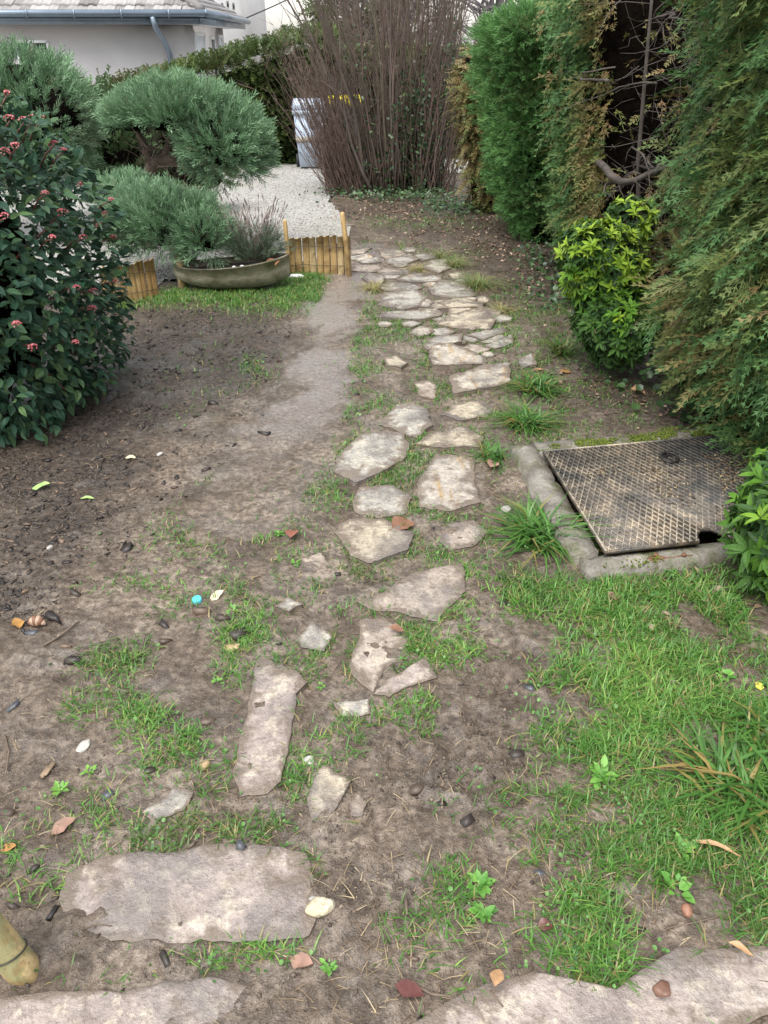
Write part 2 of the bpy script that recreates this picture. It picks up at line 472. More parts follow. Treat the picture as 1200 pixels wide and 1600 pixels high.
# ---------------------------------------------------------------- flagstones of the garden path
def stone_mat(name, a, b, c, warm=.35, stripes=False, rot=0.0):
    n = N(name); v = n.pos()
    f = n.noise(v, 7, 6, .65, .4); f2 = n.noise(v, 60, 5, .65); f4 = n.noise(v, 24, 6, .68, .15)
    col = n.ramp(f, [(.32, a), (.52, b), (.70, c)])
    col = n.mix(n.rng(f4, .53, .60, 0, warm), col, (.60, .53, .40))
    col = n.mix(n.rng(n.noise(v, 15, 4), .58, .70, 0, .55), col, (.23, .185, .145))
    if stripes:
        m_ = n.n('Mapping'); m_.inputs['Rotation'].default_value = (0, 0, rot); m_.inputs['Scale'].default_value = (26, 3.5, 1)
        n.l(v, m_.inputs['Vector'])
        s_ = n.noise(m_.outputs[0], 1, 4, .6, .5)
        col = n.mix(n.rng(s_, .53, .64, 0, .8), col, (.36, .235, .105))
    col = n.mix(n.rng(f2, .35, .52, .5, 0), col, (.12, .10, .085))
    crk = n.voro(v, 9, 'DISTANCE_TO_EDGE'); pit = n.noise(v, 130, 3, .7)
    col = n.mix(n.rng(pit, .28, .40, .7, 0), col, (.085, .070, .058))
    mudm = n.math('ADD', n.math('MULTIPLY', n.attr('tint'), .30), n.math('MULTIPLY', n.noise(v, 11, 6, .7, .3), 1.0))
    col = n.mix(n.rng(mudm, .58, .70, 0, .9), col, (.150, .115, .088))
    wetn = n.noise(v, 3.3, 5, .65, .5); wet = n.rng(wetn, .50, .60, 0, 1)      # wetter, darker areas of the stone
    col = n.mix(n.math('MULTIPLY', wet, .62), col, (.135, .118, .112))
    rg = n.rng(wetn, .42, .60, .50, .16)
    return n.fin(col, rg, n.bump(pit, .003, .6, n.bump(f2, .004, .8, n.bump(f4, .013, .9))), .5)
SM = {
    'g': stone_mat("grey_slate_stone", (.235, .220, .198), (.36, .338, .30), (.50, .46, .385), .5),
    'p': stone_mat("pinkish_stone", (.26, .212, .175), (.37, .308, .26), (.48, .41, .34), .4),
    'o': stone_mat("ochre_stone", (.29, .24, .18), (.42, .36, .27), (.56, .49, .37), .6),
    'r': stone_mat("rust_striped_stone", (.29, .255, .22), (.42, .375, .325), (.53, .47, .40), .3, True, math.radians(12)),
    's': stone_mat("rust_layered_stone", (.31, .28, .24), (.46, .41, .345), (.58, .52, .42), .3, True, math.radians(78)),
    'b': stone_mat("brown_slab_stone", (.235, .188, .168), (.345, .285, .255), (.46, .395, .345), .5),
}
STONES = [
    ('g', 'large grey six-sided flagstone', .030, [(525, 721), (562, 683), (627, 680), (638, 696), (633, 721), (600, 742), (554, 757), (523, 740)]),
    ('g', None, .028, [(592, 667), (617, 635), (646, 630), (667, 640), (676, 667), (650, 688), (625, 679)]),
    ('o', None, .022, [(650, 697), (675, 679), (729, 669), (756, 687), (746, 703), (692, 704)]),
    ('o', None, .022, [(687, 650), (708, 637), (750, 626), (773, 640), (762, 654), (721, 660)]),
    ('r', 'flagstone with rust brown stripes running along it', .022, [(680, 712), (742, 716), (740, 760), (752, 790), (700, 804), (655, 795), (650, 760), (665, 730)]),
    ('s', 'ochre layered flagstone set like a step', .045, [(702, 596), (758, 577), (796, 574), (797, 603), (750, 614), (708, 621)]),
    ('s', None, .05, [(669, 558), (679, 548), (708, 546), (758, 562), (760, 575), (708, 579), (675, 581)]),
    ('g', None, .05, [(660, 548), (677, 533), (723, 527), (721, 539), (667, 553)]),
    ('p', None, .016, [(646, 600), (667, 595), (685, 604), (679, 625), (654, 621)]),
    ('o', None, .045, [(600, 567), (617, 562), (637, 573), (627, 583), (604, 578)]),
    ('g', None, .018, [(550, 785), (560, 763), (615, 760), (645, 777), (635, 805), (590, 812), (555, 803)]),
    ('g', None, .040, [(590, 480), (600, 462), (650, 457), (669, 468), (658, 481), (629, 487)]),
    ('g', None, .035, [(592, 451), (608, 444), (642, 446), (660, 451), (650, 458), (600, 458)]),
    ('g', None, .040, [(589, 499), (596, 491), (650, 489), (687, 489), (692, 498), (650, 504)]),
    ('o', None, .040, [(677, 509), (700, 496), (754, 486), (775, 504), (767, 518), (713, 515)]),
    ('g', None, .035, [(667, 455), (692, 442), (729, 445), (744, 462), (712, 470), (675, 464)]),
    ('o', None, .035, [(683, 476), (717, 470), (758, 477), (750, 485), (700, 485)]),
    ('g', None, .030, [(727, 526), (787, 514), (792, 521), (754, 534)]),
    ('g', None, .022, [(754, 543), (800, 525), (802, 538), (775, 547)]),
    ('p', None, .026, [(550, 424), (555, 415), (585, 416), (612, 421), (575, 427)]),
    ('p', 'reddish flagstone beside the low wood border', .026, [(549, 400), (548, 391), (582, 389), (570, 397)]),
    ('g', None, .03, [(658, 421), (672, 411), (697, 409), (704, 421), (685, 428)]),
    ('g', None, .03, [(618, 438), (640, 430), (690, 433), (692, 443), (640, 444)]),
    ('p', None, .03, [(588, 427), (596, 421), (630, 423), (640, 428), (600, 432)]),
    ('g', None, .026, [(600, 405), (640, 400), (655, 408), (630, 415), (605, 413)]),
    ('o', None, .026, [(700, 432), (716, 427), (726, 436), (708, 440)]),
    ('g', None, .026, [(560, 409), (590, 402), (596, 411), (566, 414)]),
    ('b', 'long narrow ochre and grey flagstone lying lengthwise', .020, [(400, 1036), (420, 1030), (440, 1042), (470, 1062), (482, 1071), (462, 1090), (460, 1120), (452, 1158), (440, 1227), (408, 1246), (377, 1246), (362, 1217), (371, 1183), (385, 1121), (394, 1083)]),
    ('p', 'pinkish triangular flagstone', .018, [(558, 942), (600, 929), (650, 896), (725, 883), (727, 929), (683, 976), (633, 962), (583, 957)]),
    ('p', None, .014, [(560, 971), (600, 967), (637, 996), (637, 1017), (600, 1050), (583, 1083), (550, 1062), (544, 1046), (562, 1000)]),
    ('b', None, .018, [(583, 1087), (600, 1067), (625, 1054), (667, 1027), (685, 1062), (637, 1079), (608, 1092)]),
    ('g', None, .012, [(462, 1000), (487, 975), (517, 996), (506, 1017), (471, 1012)]),
    ('g', None, .024, [(429, 952), (450, 935), (473, 948), (452, 960)]),
    ('g', None, .010, [(521, 1100), (575, 1094), (581, 1117), (529, 1123)]),
    ('o', None, .020, [(480, 1250), (488, 1215), (510, 1202), (547, 1225), (535, 1245), (520, 1275), (500, 1297), (485, 1282)]),
    ('p', None, .016, [(545, 1257), (560, 1244), (573, 1259), (566, 1280), (548, 1277)]),
    ('o', None, .020, [(522, 832), (545, 812), (600, 812), (647, 836), (637, 862), (580, 882), (550, 872)]),
    ('p', None, .014, [(685, 845), (700, 820), (740, 815), (763, 832), (740, 856), (700, 862)]),
    ('b', 'wide worn slab lying across the path', .020, [(90, 1410), (106, 1370), (150, 1345), (255, 1334), (345, 1322), (410, 1326), (482, 1338), (498, 1400), (490, 1466), (350, 1474), (160, 1468), (95, 1442)]),
    ('b', 'wet slab in the near left corner', .020, [(-90, 1580), (0, 1568), (80, 1552), (190, 1555), (260, 1535), (340, 1530), (400, 1545), (420, 1590), (415, 1700), (250, 1740), (-80, 1720)]),
    ('b', 'wet slab in the near right corner under the lawn edge', .022, [(640, 1610), (700, 1570), (760, 1540), (830, 1520), (880, 1530), (960, 1548), (1020, 1505), (1060, 1482), (1130, 1486), (1330, 1470), (1340, 1560), (1190, 1590), (1110, 1640), (1020, 1760), (660, 1740)]),
    ('p', None, .020, [(1120, 1650), (1195, 1600), (1350, 1570), (1380, 1740), (1060, 1760)]),
    ('g', None, .008, [(225, 1270), (270, 1232), (302, 1240), (292, 1265), (240, 1284)]),
    ('p', None, .010, [(470, 872), (500, 862), (517, 880), (490, 894)]),
    ('g', None, .030, [(808, 563), (830, 557), (838, 572), (815, 578)]),
    ('g', None, .010, [(778, 800), (795, 793), (803, 803), (790, 812)]),
]
# worn broken stones that close the gaps of the far stretch
_rs = np.random.default_rng(77)
for fx, fy in [(572, 405), (612, 398), (640, 392), (625, 415), (650, 433), (610, 432), (705, 452), (690, 458), (585, 437), (640, 468), (660, 476), (675, 490), (735, 472), (752, 470), (700, 500), (640, 508), (600, 508), (660, 520), (735, 512), (780, 498), (715, 535), (740, 548), (760, 556), (735, 530), (690, 478), (720, 488), (770, 488), (640, 478), (680, 447), (610, 468), (560, 400), (690, 520), (770, 532), (630, 425), (665, 402), (720, 440)]:
    _n = int(_rs.integers(5, 8)); _w = _rs.uniform(13, 26); _h = _w * .34
    STONES.append((_rs.choice(['g', 'o', 'g', 's', 'p']), None, _rs.uniform(.012, .024), [(fx + _w * math.cos(a) * _rs.uniform(.75, 1.1), fy - _h * math.sin(a) * _rs.uniform(.75, 1.1)) for a in np.arange(_n) * 2 * math.pi / _n]))
STONE_POLYS = []
path_root = bpy.data.objects.new("stone_path", None); SC.collection.objects.link(path_root); tag(path_root, kind='structure')
for q, (mk, lab, top, pl) in enumerate(STONES):
    pts = np.array([P(*p)[:2] for p in pl]); c = pts.mean(0)
    nxt = np.roll(pts, -1, 0); per = np.linalg.norm(nxt - pts, axis=1).sum()
    N_ = 60; o = []
    for a, b in zip(pts, nxt):
        L = np.linalg.norm(b - a); kk = max(2, int(round(N_ * L / per)))
        for t in np.arange(kk) / kk: o.append(a + (b - a) * t)
    o = np.array(o); ang = np.arange(len(o))
    rad = o - c; rl = np.linalg.norm(rad, axis=1, keepdims=True)
    jit = min(.028 * np.sqrt(per), .014)
    o = c + rad * (1 + (jit / np.maximum(rl, .03)) * fbm(o[:, :1] * 16, o[:, 1:] * 16, q, 4) + .014 * R.normal(size=(len(o), 1)))
    STONE_POLYS.append(o)
    top = top * (.58 if c[1] < 3.2 else .66 if mk == 's' else .55)
    zb = float(slope(c[1])) + .010 * float(fbm(c[0] * 1.7, c[1] * 1.7, 1, 2)); m = len(o)
    tilt = R.normal(size=2) * .02
    V = []; rings = [(1.03, -.05), (1.0, -.004), (.998, -.0015), (.97, .0), (.90, 0), (.78, 0), (.6, 0), (.38, 0), (.15, 0)]
    for s_, dz in rings:
        p = c + (o - c) * s_
        lay = .006 * np.round(2.2 * fbm(p[:, 0] * 5, p[:, 1] * 5, q + 50, 2)) / 2 if mk in 'osr' else 0
        z = zb + top + dz + (p - c) @ tilt + .008 * fbm(p[:, 0] * 9, p[:, 1] * 9, q + 3, 3) + lay
        V.append(np.c_[p, z])
    V.append(np.array([[*c, zb + top + .007 * float(fbm(c[0] * 9, c[1] * 9, q + 3, 3))]]))
    V = np.concatenate(V); i = np.arange(m); j = (i + 1) % m
    F4 = np.concatenate([np.stack([i + r * m, j + r * m, j + r * m + m, i + r * m + m], -1) for r in range(len(rings) - 1) if r != 1])   # the rim is a sharp break: sides and top share no vertices
    r = len(rings) - 1
    F3 = np.stack([i + r * m, j + r * m, np.full(m, (r + 1) * m)], -1)
    a2 = np.sum(o[:, 0] * np.roll(o[:, 1], -1) - np.roll(o[:, 0], -1) * o[:, 1])
    if a2 < 0: F4 = F4[:, ::-1]; F3 = F3[:, ::-1]
    so = link("flagstone", mesh("flagstone", V - np.array([*c, zb]), [F4, F3], tint=np.concatenate([np.full(m, e) for e in (1, 1, 1, .95, .72, .45, .25, .15, .1)] + [[.1]]), smooth=True), SM[mk], path_root)
    so.location = (c[0], c[1], zb)
    tag(so, label=lab)

def on_stone(x, y):
    m = np.zeros(np.shape(x), bool)
    for o in STONE_POLYS: m |= inpoly(x, y, [tuple(p) for p in (o.mean(0) + (o - o.mean(0)) * .93)])
    return m

# ---------------------------------------------------------------- grass, weeds, litter
LAWN = [(1000, 960, 200, 85, .95), (1010, 1080, 170, 90, 1), (1060, 1260, 230, 130, 1), (1000, 1400, 190, 90, 1), (960, 1490, 105, 45, 1), (1160, 1130, 120, 150, 1), (1150, 1420, 100, 60, .9), (890, 1060, 60, 60, .6), (760, 1460, 130, 60, .45), (740, 1385, 60, 50, .5), (900, 930, 70, 40, .6), (860, 1150, 40, 40, .5), (850, 1230, 60, 40, .7), (690, 1450, 50, 40, .5)]
PATCH = [(590, 520, 70, 60, 1), (640, 545, 60, 40, .9), (570, 580, 40, 40, .7), (560, 630, 60, 30, .7), (640, 500, 60, 10, .8), (690, 610, 22, 20, .9), (650, 720, 60, 12, .7), (540, 765, 45, 25, .5), (610, 745, 40, 20, .8), (690, 805, 50, 12, .8), (640, 795, 20, 15, .8), (660, 865, 60, 15, .8), (600, 890, 60, 14, .8), (555, 955, 50, 15, .6), (705, 935, 35, 40, .7), (690, 1000, 65, 40, 1), (745, 900, 22, 40, .8), (615, 1045, 34, 14, .9), (460, 1030, 50, 30, .6), (600, 1145, 80, 28, .75), (555, 1195, 50, 30, .8), (650, 1110, 40, 25, .6),
         (380, 1010, 36, 45, .9), (310, 1185, 70, 45, .95), (350, 1150, 60, 40, .6), (225, 1135, 45, 32, 1), (180, 1030, 60, 26, .7), (270, 1300, 60, 30, .95), (400, 1300, 70, 25, .7), (90, 1300, 80, 70, .45), (70, 1365, 60, 40, .4), (210, 1490, 50, 40, .6), (330, 1500, 60, 26, .4), (110, 1500, 60, 40, .4), (420, 1490, 60, 16, .5), (470, 1220, 20, 40, .6),
         (390, 790, 90, 50, .35), (330, 850, 100, 60, .4), (450, 830, 60, 60, .45), (250, 880, 120, 40, .28), (480, 765, 80, 40, .4), (440, 900, 80, 40, .35), (350, 930, 90, 40, .3), (170, 1100, 80, 30, .3), (560, 700, 40, 30, .3),
         (425, 452, 85, 26, 1.3), (330, 462, 110, 16, .8), (250, 474, 60, 10, .5), (395, 575, 36, 22, .8), (330, 590, 80, 60, .15), (850, 548, 60, 24, .8), (900, 605, 100, 34, .65), (860, 500, 60, 30, .6), (870, 645, 100, 26, .8), (980, 630, 90, 34, .55), (820, 600, 60, 60, .7), (800, 470, 40, 30, .5), (830, 680, 70, 14, .7), (720, 470, 40, 8, .5), (740, 560, 50, 30, .6), (790, 520, 40, 30, .6), (560, 490, 30, 50, .5), (720, 690, 60, 20, .5), (790, 720, 30, 60, .35), (800, 860, 60, 40, .4), (640, 470, 40, 8, .6), (660, 440, 50, 8, .4), (575, 440, 20, 12, .4), (700, 400, 60, 14, .3), (620, 385, 60, 10, .3), (660, 345, 100, 14, .3), (830, 810, 40, 60, .4), (720, 520, 40, 14, .7)]
gmask = lambda x, y: np.maximum(blobs(LAWN, x, y), blobs(PATCH, x, y))
def sample_ground(nn, dens_fn, ylo=.5, yhi=9.0, pw=1.8):
    y = ylo + (yhi - ylo) * R.random(nn) ** pw
    x = R.uniform(-1, 1, nn) * (.62 * y + .35)
    d = dens_fn(x, y)
    k = R.random(nn) < d
    return x[k], y[k]
def gd(x, y):
    m = gmask(x, y)
    cl = np.clip(.55 + 1.7 * fbm(x * 9, y * 9, 61, 3), 0, 1.3)
    d = np.clip(m * cl * 1.15 - .03, 0, 1)
    d = np.where(on_stone(x, y), d * .03, d)
    d = np.where(inpoly(x, y, MHOUT), 0, d)
    d *= 1 - .97 * (polydist(x, y, PATH) < .2)
    return d
bladeV = np.array([[-.5, 0, 0], [.5, 0, 0], [.38, .5, .05], [-.38, .5, .05], [0, 1, .0]], float)
bladeF = [np.array([[0, 1, 2, 3]]), np.array([[3, 2, 4]])]
def blades(x, y, z, ln, wd, lean, tint, curl=.35):
    m = len(x); az = R.uniform(0, 2 * math.pi, m)
    d = np.stack([np.cos(az) * np.sin(lean), np.sin(az) * np.sin(lean), np.cos(lean)], -1)
    out = np.stack([np.cos(az), np.sin(az), np.zeros(m)], -1)
    rot = frames(d, np.stack([-np.cos(az) * np.cos(lean), -np.sin(az) * np.cos(lean), np.sin(lean)], -1) + 1e-4)
    V = np.repeat(bladeV[None], m, 0)
    V[:, :, 0] *= wd[:, None]; V[:, :, 1] *= ln[:, None]; V[:, :, 2] *= ln[:, None]
    V = np.einsum('mij,mnj->mni', rot, V) + np.stack([x, y, z], -1)[:, None]
    t = np.array([0, 0, .5, .5, 1.0])
    V = V + (t ** 2)[None, :, None] * (curl * ln)[:, None, None] * (out * .8 + np.array([0, 0, -.75]))[:, None]
    offs = (np.arange(m) * 5)[:, None, None]
    return V.reshape(-1, 3), [(f[None] + offs).reshape(-1, f.shape[1]) for f in bladeF], np.repeat(tint, 5), np.tile(t, m)
GRASS = foliage("grass_blade", [(0, (.33, .25, .12)), (.10, (.30, .24, .10)), (.16, (.09, .13, .034)), (.45, (.050, .155, .026)), (.75, (.095, .255, .042)), (1, (.25, .42, .085))], .40, .40, transl=.30, tipc=(.20, .30, .07), tipf=.2)
def strat(zones_, fn):
    xs, ys = [], []
    for y0, y1, dens in zones_:
        hw = .62 * y1 + .4; nn = int((y1 - y0) * 2 * hw * dens); yy = R.uniform(y0, y1, nn); xx = R.uniform(-hw, hw, nn); k = R.random(nn) < fn(xx, yy); xs.append(xx[k]); ys.append(yy[k])
    return np.concatenate(xs), np.concatenate(ys)
x, y = strat([(.55, 1.3, 42000), (1.3, 2.2, 36000), (2.2, 3.6, 16000), (3.6, 5.5, 8500), (5.5, 9.5, 6000)], gd)
lawn = blobs(LAWN, x, y)
z = G(x, y)
ln = R.uniform(.018, .046, len(x)) * (1 + .65 * lawn) * (1 + .35 * fbm(x * 6, y * 6, 71))
tint = np.clip(.52 + .42 * fbm(x * 4, y * 4, 77) + R.normal(0, .17, len(x)) + .16 * lawn, .17, 1)
tint = np.where(R.random(len(x)) < .13, R.uniform(0, .12, len(x)), tint)
lean = np.abs(R.normal(.75, .42, len(x))).clip(0, 1.5)
stuff("grass", [blades(x, y, z - .003, ln, R.uniform(.0022, .0042, len(x)) * (1 + .12 * y), lean, tint)], GRASS)
LAWN2 = [(430, 452, 75, 26, 1), (380, 458, 70, 20, .9), (300, 466, 70, 11, .7), (240, 474, 50, 8, .6), (470, 440, 30, 16, .9)]
x, y = strat([(4.6, 7.0, 26000)], lambda a, b: np.clip(blobs(LAWN2, a, b) * (.6 + 1.5 * fbm(a * 6, b * 6, 63)), 0, 1) * (polydist(a, b, PATH) > .16))
stuff("grass", [blades(x, y, G(x, y) - .003, R.uniform(.022, .06, len(x)), R.uniform(.0035, .006, len(x)), np.abs(R.normal(.55, .35, len(x))).clip(0, 1.4), np.where(R.random(len(x)) < .12, .06, np.clip(R.normal(.54, .2, len(x)), .2, 1)))], GRASS)

# clover, moss and other small round leaves among the grass
lv = [(0, 0, 0)] + [(.5 * math.cos(a) * (1 - .12 * (k % 2)), .5 + .5 * math.sin(a), .10 * abs(math.cos(a))) for k, a in enumerate(np.arange(7) * 2 * math.pi / 7 - math.pi / 2)]
lv[0] = (0, .5, -.06)
rndV = np.array(lv); rndF = np.array([[0, 1 + k, 1 + (k + 1) % 7] for k in range(7)])
CLOV = foliage("ground_leaf", [(0, (.045, .10, .035)), (.5, (.085, .20, .045)), (1, (.16, .30, .09))], .45, .4, transl=.2)
x, y = sample_ground(52000, lambda a, b: np.clip((gmask(a, b) * .8 + blobs(BED, a, b) * .40) * (fbm(a * 7, b * 7, 91) > .10) * (~on_stone(a, b)) * (~inpoly(a, b, MHOUT)), 0, .5))
m = len(x); az = R.uniform(0, 6.28, m); el = R.uniform(.05, .7, m)
rot = frames(np.stack([np.cos(az) * np.cos(el), np.sin(az) * np.cos(el), np.sin(el)], -1), np.array([[0, 0, 1.0]]) + R.normal(0, .25, (m, 3)))
stuff("ground_cover", [scatter(rndV, rndF, np.stack([x, y, G(x, y) + R.uniform(.002, .022, m)], -1), rot, R.uniform(.0045, .0105, m) * (1 + .12 * y), R.random(m))], CLOV)

# dead straw and fine twigs pressed into the mud
STRAW = foliage("dead_straw", [(0, (.06, .042, .028)), (.35, (.16, .11, .065)), (.7, (.32, .24, .14)), (1, (.45, .37, .24))], .6, .3, transl=0)
x, y = sample_ground(40000, lambda a, b: np.clip(.16 + .55 * blobs(MULCH, a, b) + .4 * blobs(CHURN, a, b) + .6 * gmask(a, b), 0, 1) * np.clip(.45 + 1.4 * fbm(a * 5, b * 5, 66), 0, 1) * np.where(on_stone(a, b), .08, 1) * (polydist(a, b, PATH) > .22) * (~inpoly(a, b, MHOUT)), .45, 7)
m = len(x)
stuff("dead_straw", [blades(x, y, G(x, y) + .004, R.uniform(.012, .055, m), R.uniform(.0010, .0022, m), R.uniform(1.2, 1.56, m), R.random(m) ** 1.6, R.choice([.1, .5, -.4], m) if False else .25)], STRAW)

# bark mulch and soil crumbs
def chip_tmpl(rng):
    V = np.array([[x, y, z] for x in (-.5, .5) for y in (-.5, 0, .5) for z in (-.5, .5)], float)
    V[:, 0] *= np.where(np.abs(V[:, 1]) < .1, 1, rng.uniform(.45, .8)); V += rng.uniform(-.12, .12, V.shape)
    F = []
    for q in (0, 1):
        a = q * 2; F += [[a, a + 1, a + 3, a + 2], [6 + a, 8 + a, 9 + a, 7 + a], [a + 1, 7 + a, 9 + a, a + 3], [a, a + 2, 8 + a, 6 + a]]
    F += [[0, 6, 7, 1], [4, 5, 11, 10]]
    return V, np.array(F)
BARK = foliage("wet_bark", [(0, (.014, .011, .010)), (.5, (.034, .027, .024)), (.8, (.080, .058, .045)), (1, (.17, .115, .078))], .45, .45, transl=0, noise=.5)
ch = []
x, y = sample_ground(60000, lambda a, b: np.clip(1.4 * blobs(MULCH, a, b) * np.clip(.6 + 1.5 * fbm(a * 5, b * 5, 166), 0, 1) + .004, 0, 1) * (~on_stone(a, b)) * (~inpoly(a, b, MHOUT)) * (polydist(a, b, PATH) > .2), .5, 7)
for q in range(4):
    V, F = chip_tmpl(R); V = V * np.array([R.uniform(.3, .6), 1, .22]); k = slice(q, None, 4); m = len(x[k])
    az = R.uniform(0, 6.28, m)
    rot = frames(np.stack([np.cos(az), np.sin(az), R.normal(0, .2, m)], -1), np.array([[0, 0, 1.0]]) + R.normal(0, .35, (m, 3)))
    ch.append(scatter(V, F, np.stack([x[k], y[k], G(x[k], y[k]) + .0015], -1), rot, R.uniform(.007, .017, m) * R.choice([1, 1, 1, 1, 1.6, 2.2], m), R.random(m) ** 1.4))
stuff("bark_mulch", ch, BARK)
SOIL = foliage("soil_crumb", [(0, (.035, .026, .020)), (.6, (.11, .084, .062)), (1, (.21, .165, .125))], .5, .4, transl=0)
x, y = strat([(.5, 1.3, 16000), (1.3, 2.4, 9000), (2.4, 4.2, 3500)], lambda a, b: np.clip(.14 + .75 * blobs(CHURN, a, b) + .3 * blobs(MULCH, a, b) + .35 * blobs(BED, a, b), 0, 1) * np.clip(.3 + 1.6 * fbm(a * 6, b * 6, 266), 0, 1) * (~on_stone(a, b)) * (~inpoly(a, b, MHOUT)) * (polydist(a, b, PATH) > .2))
m = len(x)
stuff("soil_crumbs", [scatter(octV, octF, np.stack([x, y, G(x, y)], -1), randrot(m) * R.uniform(.6, 1.4, (m, 1, 3)), R.uniform(.0012, .0050, m) * R.choice([1, 1, 1, 1.7], m), R.random(m))], SOIL)

# grass creeping in over the rims of the stones
ex, ey, eo = [], [], []
for o in STONE_POLYS:
    c = o.mean(0); 
    if c[1] > 5.5: continue
    per = np.linalg.norm(np.roll(o, -1, 0) - o, axis=1).sum(); mq = int(per * 520); kq = R.integers(0, len(o), mq)
    p = o[kq] + (np.roll(o, -1, 0)[kq] - o[kq]) * R.random((mq, 1)); dout = unit(p - c); p = p + dout * R.uniform(-.004, .022, (mq, 1))
    kk = (R.random(mq) < np.clip(.10 + 2.2 * fbm(p[:, 0] * 7, p[:, 1] * 7, 303), 0, .9)) & (c[1] > .75)
    ex.append(p[kk, 0]); ey.append(p[kk, 1])
x = np.concatenate(ex); y = np.concatenate(ey); kk = ~inpoly(x, y, MHOUT); x, y = x[kk], y[kk]
stuff("grass", [blades(x, y, G(x, y) - .002, R.uniform(.015, .045, len(x)), R.uniform(.0022, .0042, len(x)) * (1 + .1 * y), np.abs(R.normal(.8, .4, len(x))).clip(0, 1.5), np.where(R.random(len(x)) < .22, R.uniform(0, .13, len(x)), np.clip(R.normal(.45, .18, len(x)), .17, 1)))], GRASS)


# ---------------------------------------------------------------- house beyond the hedge
PLAS = simple("grey_plaster", (.46, .44, .44), (.53, .51, .51), 1.2, .8, .003, 60, .3)
WHITEP = simple("white_plaster", (.70, .69, .68), (.78, .77, .76), .8, .8, .002, 40, .3)
ZINC = simple("grey_zinc", (.16, .20, .25), (.22, .27, .33), 3, .35, .001, 20, .5, .5)
TILE = foliage("weathered_roof_tile", [(0, (.11, .10, .098)), (.5, (.23, .215, .21)), (1, (.37, .355, .345))], .45, .4, transl=0, noise=.6)
DARKW = simple("dark_window_glass", (.02, .025, .03), (.04, .045, .05), 2, .12, 0, 10, .6)
WFRAME = simple("white_painted_frame", (.74, .75, .76), (.80, .81, .82), 3, .4, .001, 30)
SHUT = simple("white_shutter", (.62, .66, .70), (.70, .74, .78), 3, .5, .001, 30)
house = thing("house", (-9.5, 20.2, -1.2), 'pale grey rendered house with tiled hip roof and zinc gutter above the hedge', 'house')
hx, hy = -3.98, 18.0
part("wall", MB().box((-9.49, 20.2, .46), (11.02, 4.4, 3.28)), PLAS, house)
part("base_plinth", MB().box((-9.49, 20.2, -1.15), (11.08, 4.46, .5)), PLAS, house)
ex0, ex1, ey0, ey1, ez = -15.6, -3.48, 17.5, 22.9, 2.12
ry = (ey0 + ey1) / 2; rz = ez + (ry - ey0) * .53; run = ry - ey0
rV = np.array([[ex0, ey0, ez], [ex1, ey0, ez], [ex1, ey1, ez], [ex0, ey1, ez], [ex0 + run, ry, rz], [ex1 - run, ry, rz]])
roof = part("roof", MB().add(rV, [np.array([[0, 1, 5, 4], [2, 3, 4, 5]]), np.array([[1, 2, 5], [3, 0, 4]]), np.array([[3, 2, 1, 0]])]), simple("roof_underlay", (.12, .11, .10), (.18, .16, .15), 5, .8, 0), house)
def tile_tmpl():
    xs = np.linspace(-.5, .5, 7); prof = np.array([0, .16, .22, .16, 0, -.02, 0]) * .32
    V = np.concatenate([np.c_[xs, np.full(7, y), prof + dz] for y, dz in ((-.1, .10), (1.08, 0))] + [np.c_[xs, np.full(7, -.1), prof - .02]])
    i = np.arange(6)
    return V, np.array([[a, a + 1, a + 8, a + 7] for a in i] + [[a + 14, a + 15, a + 1, a] for a in i])
tV, tF = tile_tmpl()
sl = np.array([0, 1, .53]); sl = sl / np.linalg.norm(sl); nr = np.array([0, -.53, 1]); nr = nr / np.linalg.norm(nr)
tms = [mesh("roof_tile", tV * np.array([.185, .25, .25]) , tF, tint=np.full(len(tV), t)) for t in (.2, .35, .5, .65, .8)]
rot = np.stack([[1, 0, 0], sl, nr], -1); rest = []
hb = np.array(house.location)
for rr in range(12):
    for cc in range(66):
        xx = ex1 - .12 - cc * .182; p = np.array([xx, ey0 - .02, ez + .02]) + sl * rr * .245
        if xx > ex1 - (p[1] - ey0) - .02 or xx < ex0 + (p[1] - ey0): continue
        if rr < 6 and cc < 50:
            put(tms[int(R.integers(5))], "roof_tile", TILE, roof, p - hb + R.normal(0, .004, 3), rot, 1)
        else: rest.append(p)
sl2 = np.array([-1, 0, .53]) / math.hypot(1, .53); nr2 = np.array([.53, 0, 1]) / math.hypot(1, .53)
ch = [scatter(tV * np.array([.185, .25, .25]), tF, np.array(rest), np.repeat(rot[None], len(rest), 0), 1, R.uniform(.2, .8, len(rest)))]
rest2 = [np.array([ex1 + .02, ey0 + .12 + cc * .182, ez + .02]) + sl2 * rr * .245 for rr in range(12) for cc in range(30)]
rest2 = np.array([p for p in rest2 if (ex1 - p[0]) < min(p[1] - ey0, ey1 - p[1])])
rot2 = np.stack([[0, 1, 0], sl2, nr2], -1)
ch.append(scatter(tV * np.array([.185, .25, .25]), tF, rest2, np.repeat(rot2[None], len(rest2), 0), 1, R.uniform(.2, .8, len(rest2))))
V, F, T, Q = merge(ch); o = link("roof_tile_field", mesh("roof_tile_field", V - hb, F, T), TILE, roof); tag(o, kind='stuff')
hip = MB().tube([[ex1, ey0, ez + .06], [ex1 - run, ry, rz + .06]], .09, 8).tube([[ex0 + run, ry, rz + .06], [ex1 - run, ry, rz + .06]], .09, 8)
part("hip_cap", hip, TILE, roof)
g = MB().tube([[ex0, ey0 - .07, ez - .02], [ex1 + .07, ey0 - .07, ez + .0]], .062, 10).tube([[ex1 + .07, ey0 - .07, ez], [ex1 + .07, ey1, ez - .02]], .062, 10)
gut = part("gutter", g, ZINC, house, True)
for k in range(12): part("gutter_bracket", MB().box((ex1 - .6 - k * .9, ey0 - .15, ez - .01), (.03, .02, .15)), ZINC, gut)
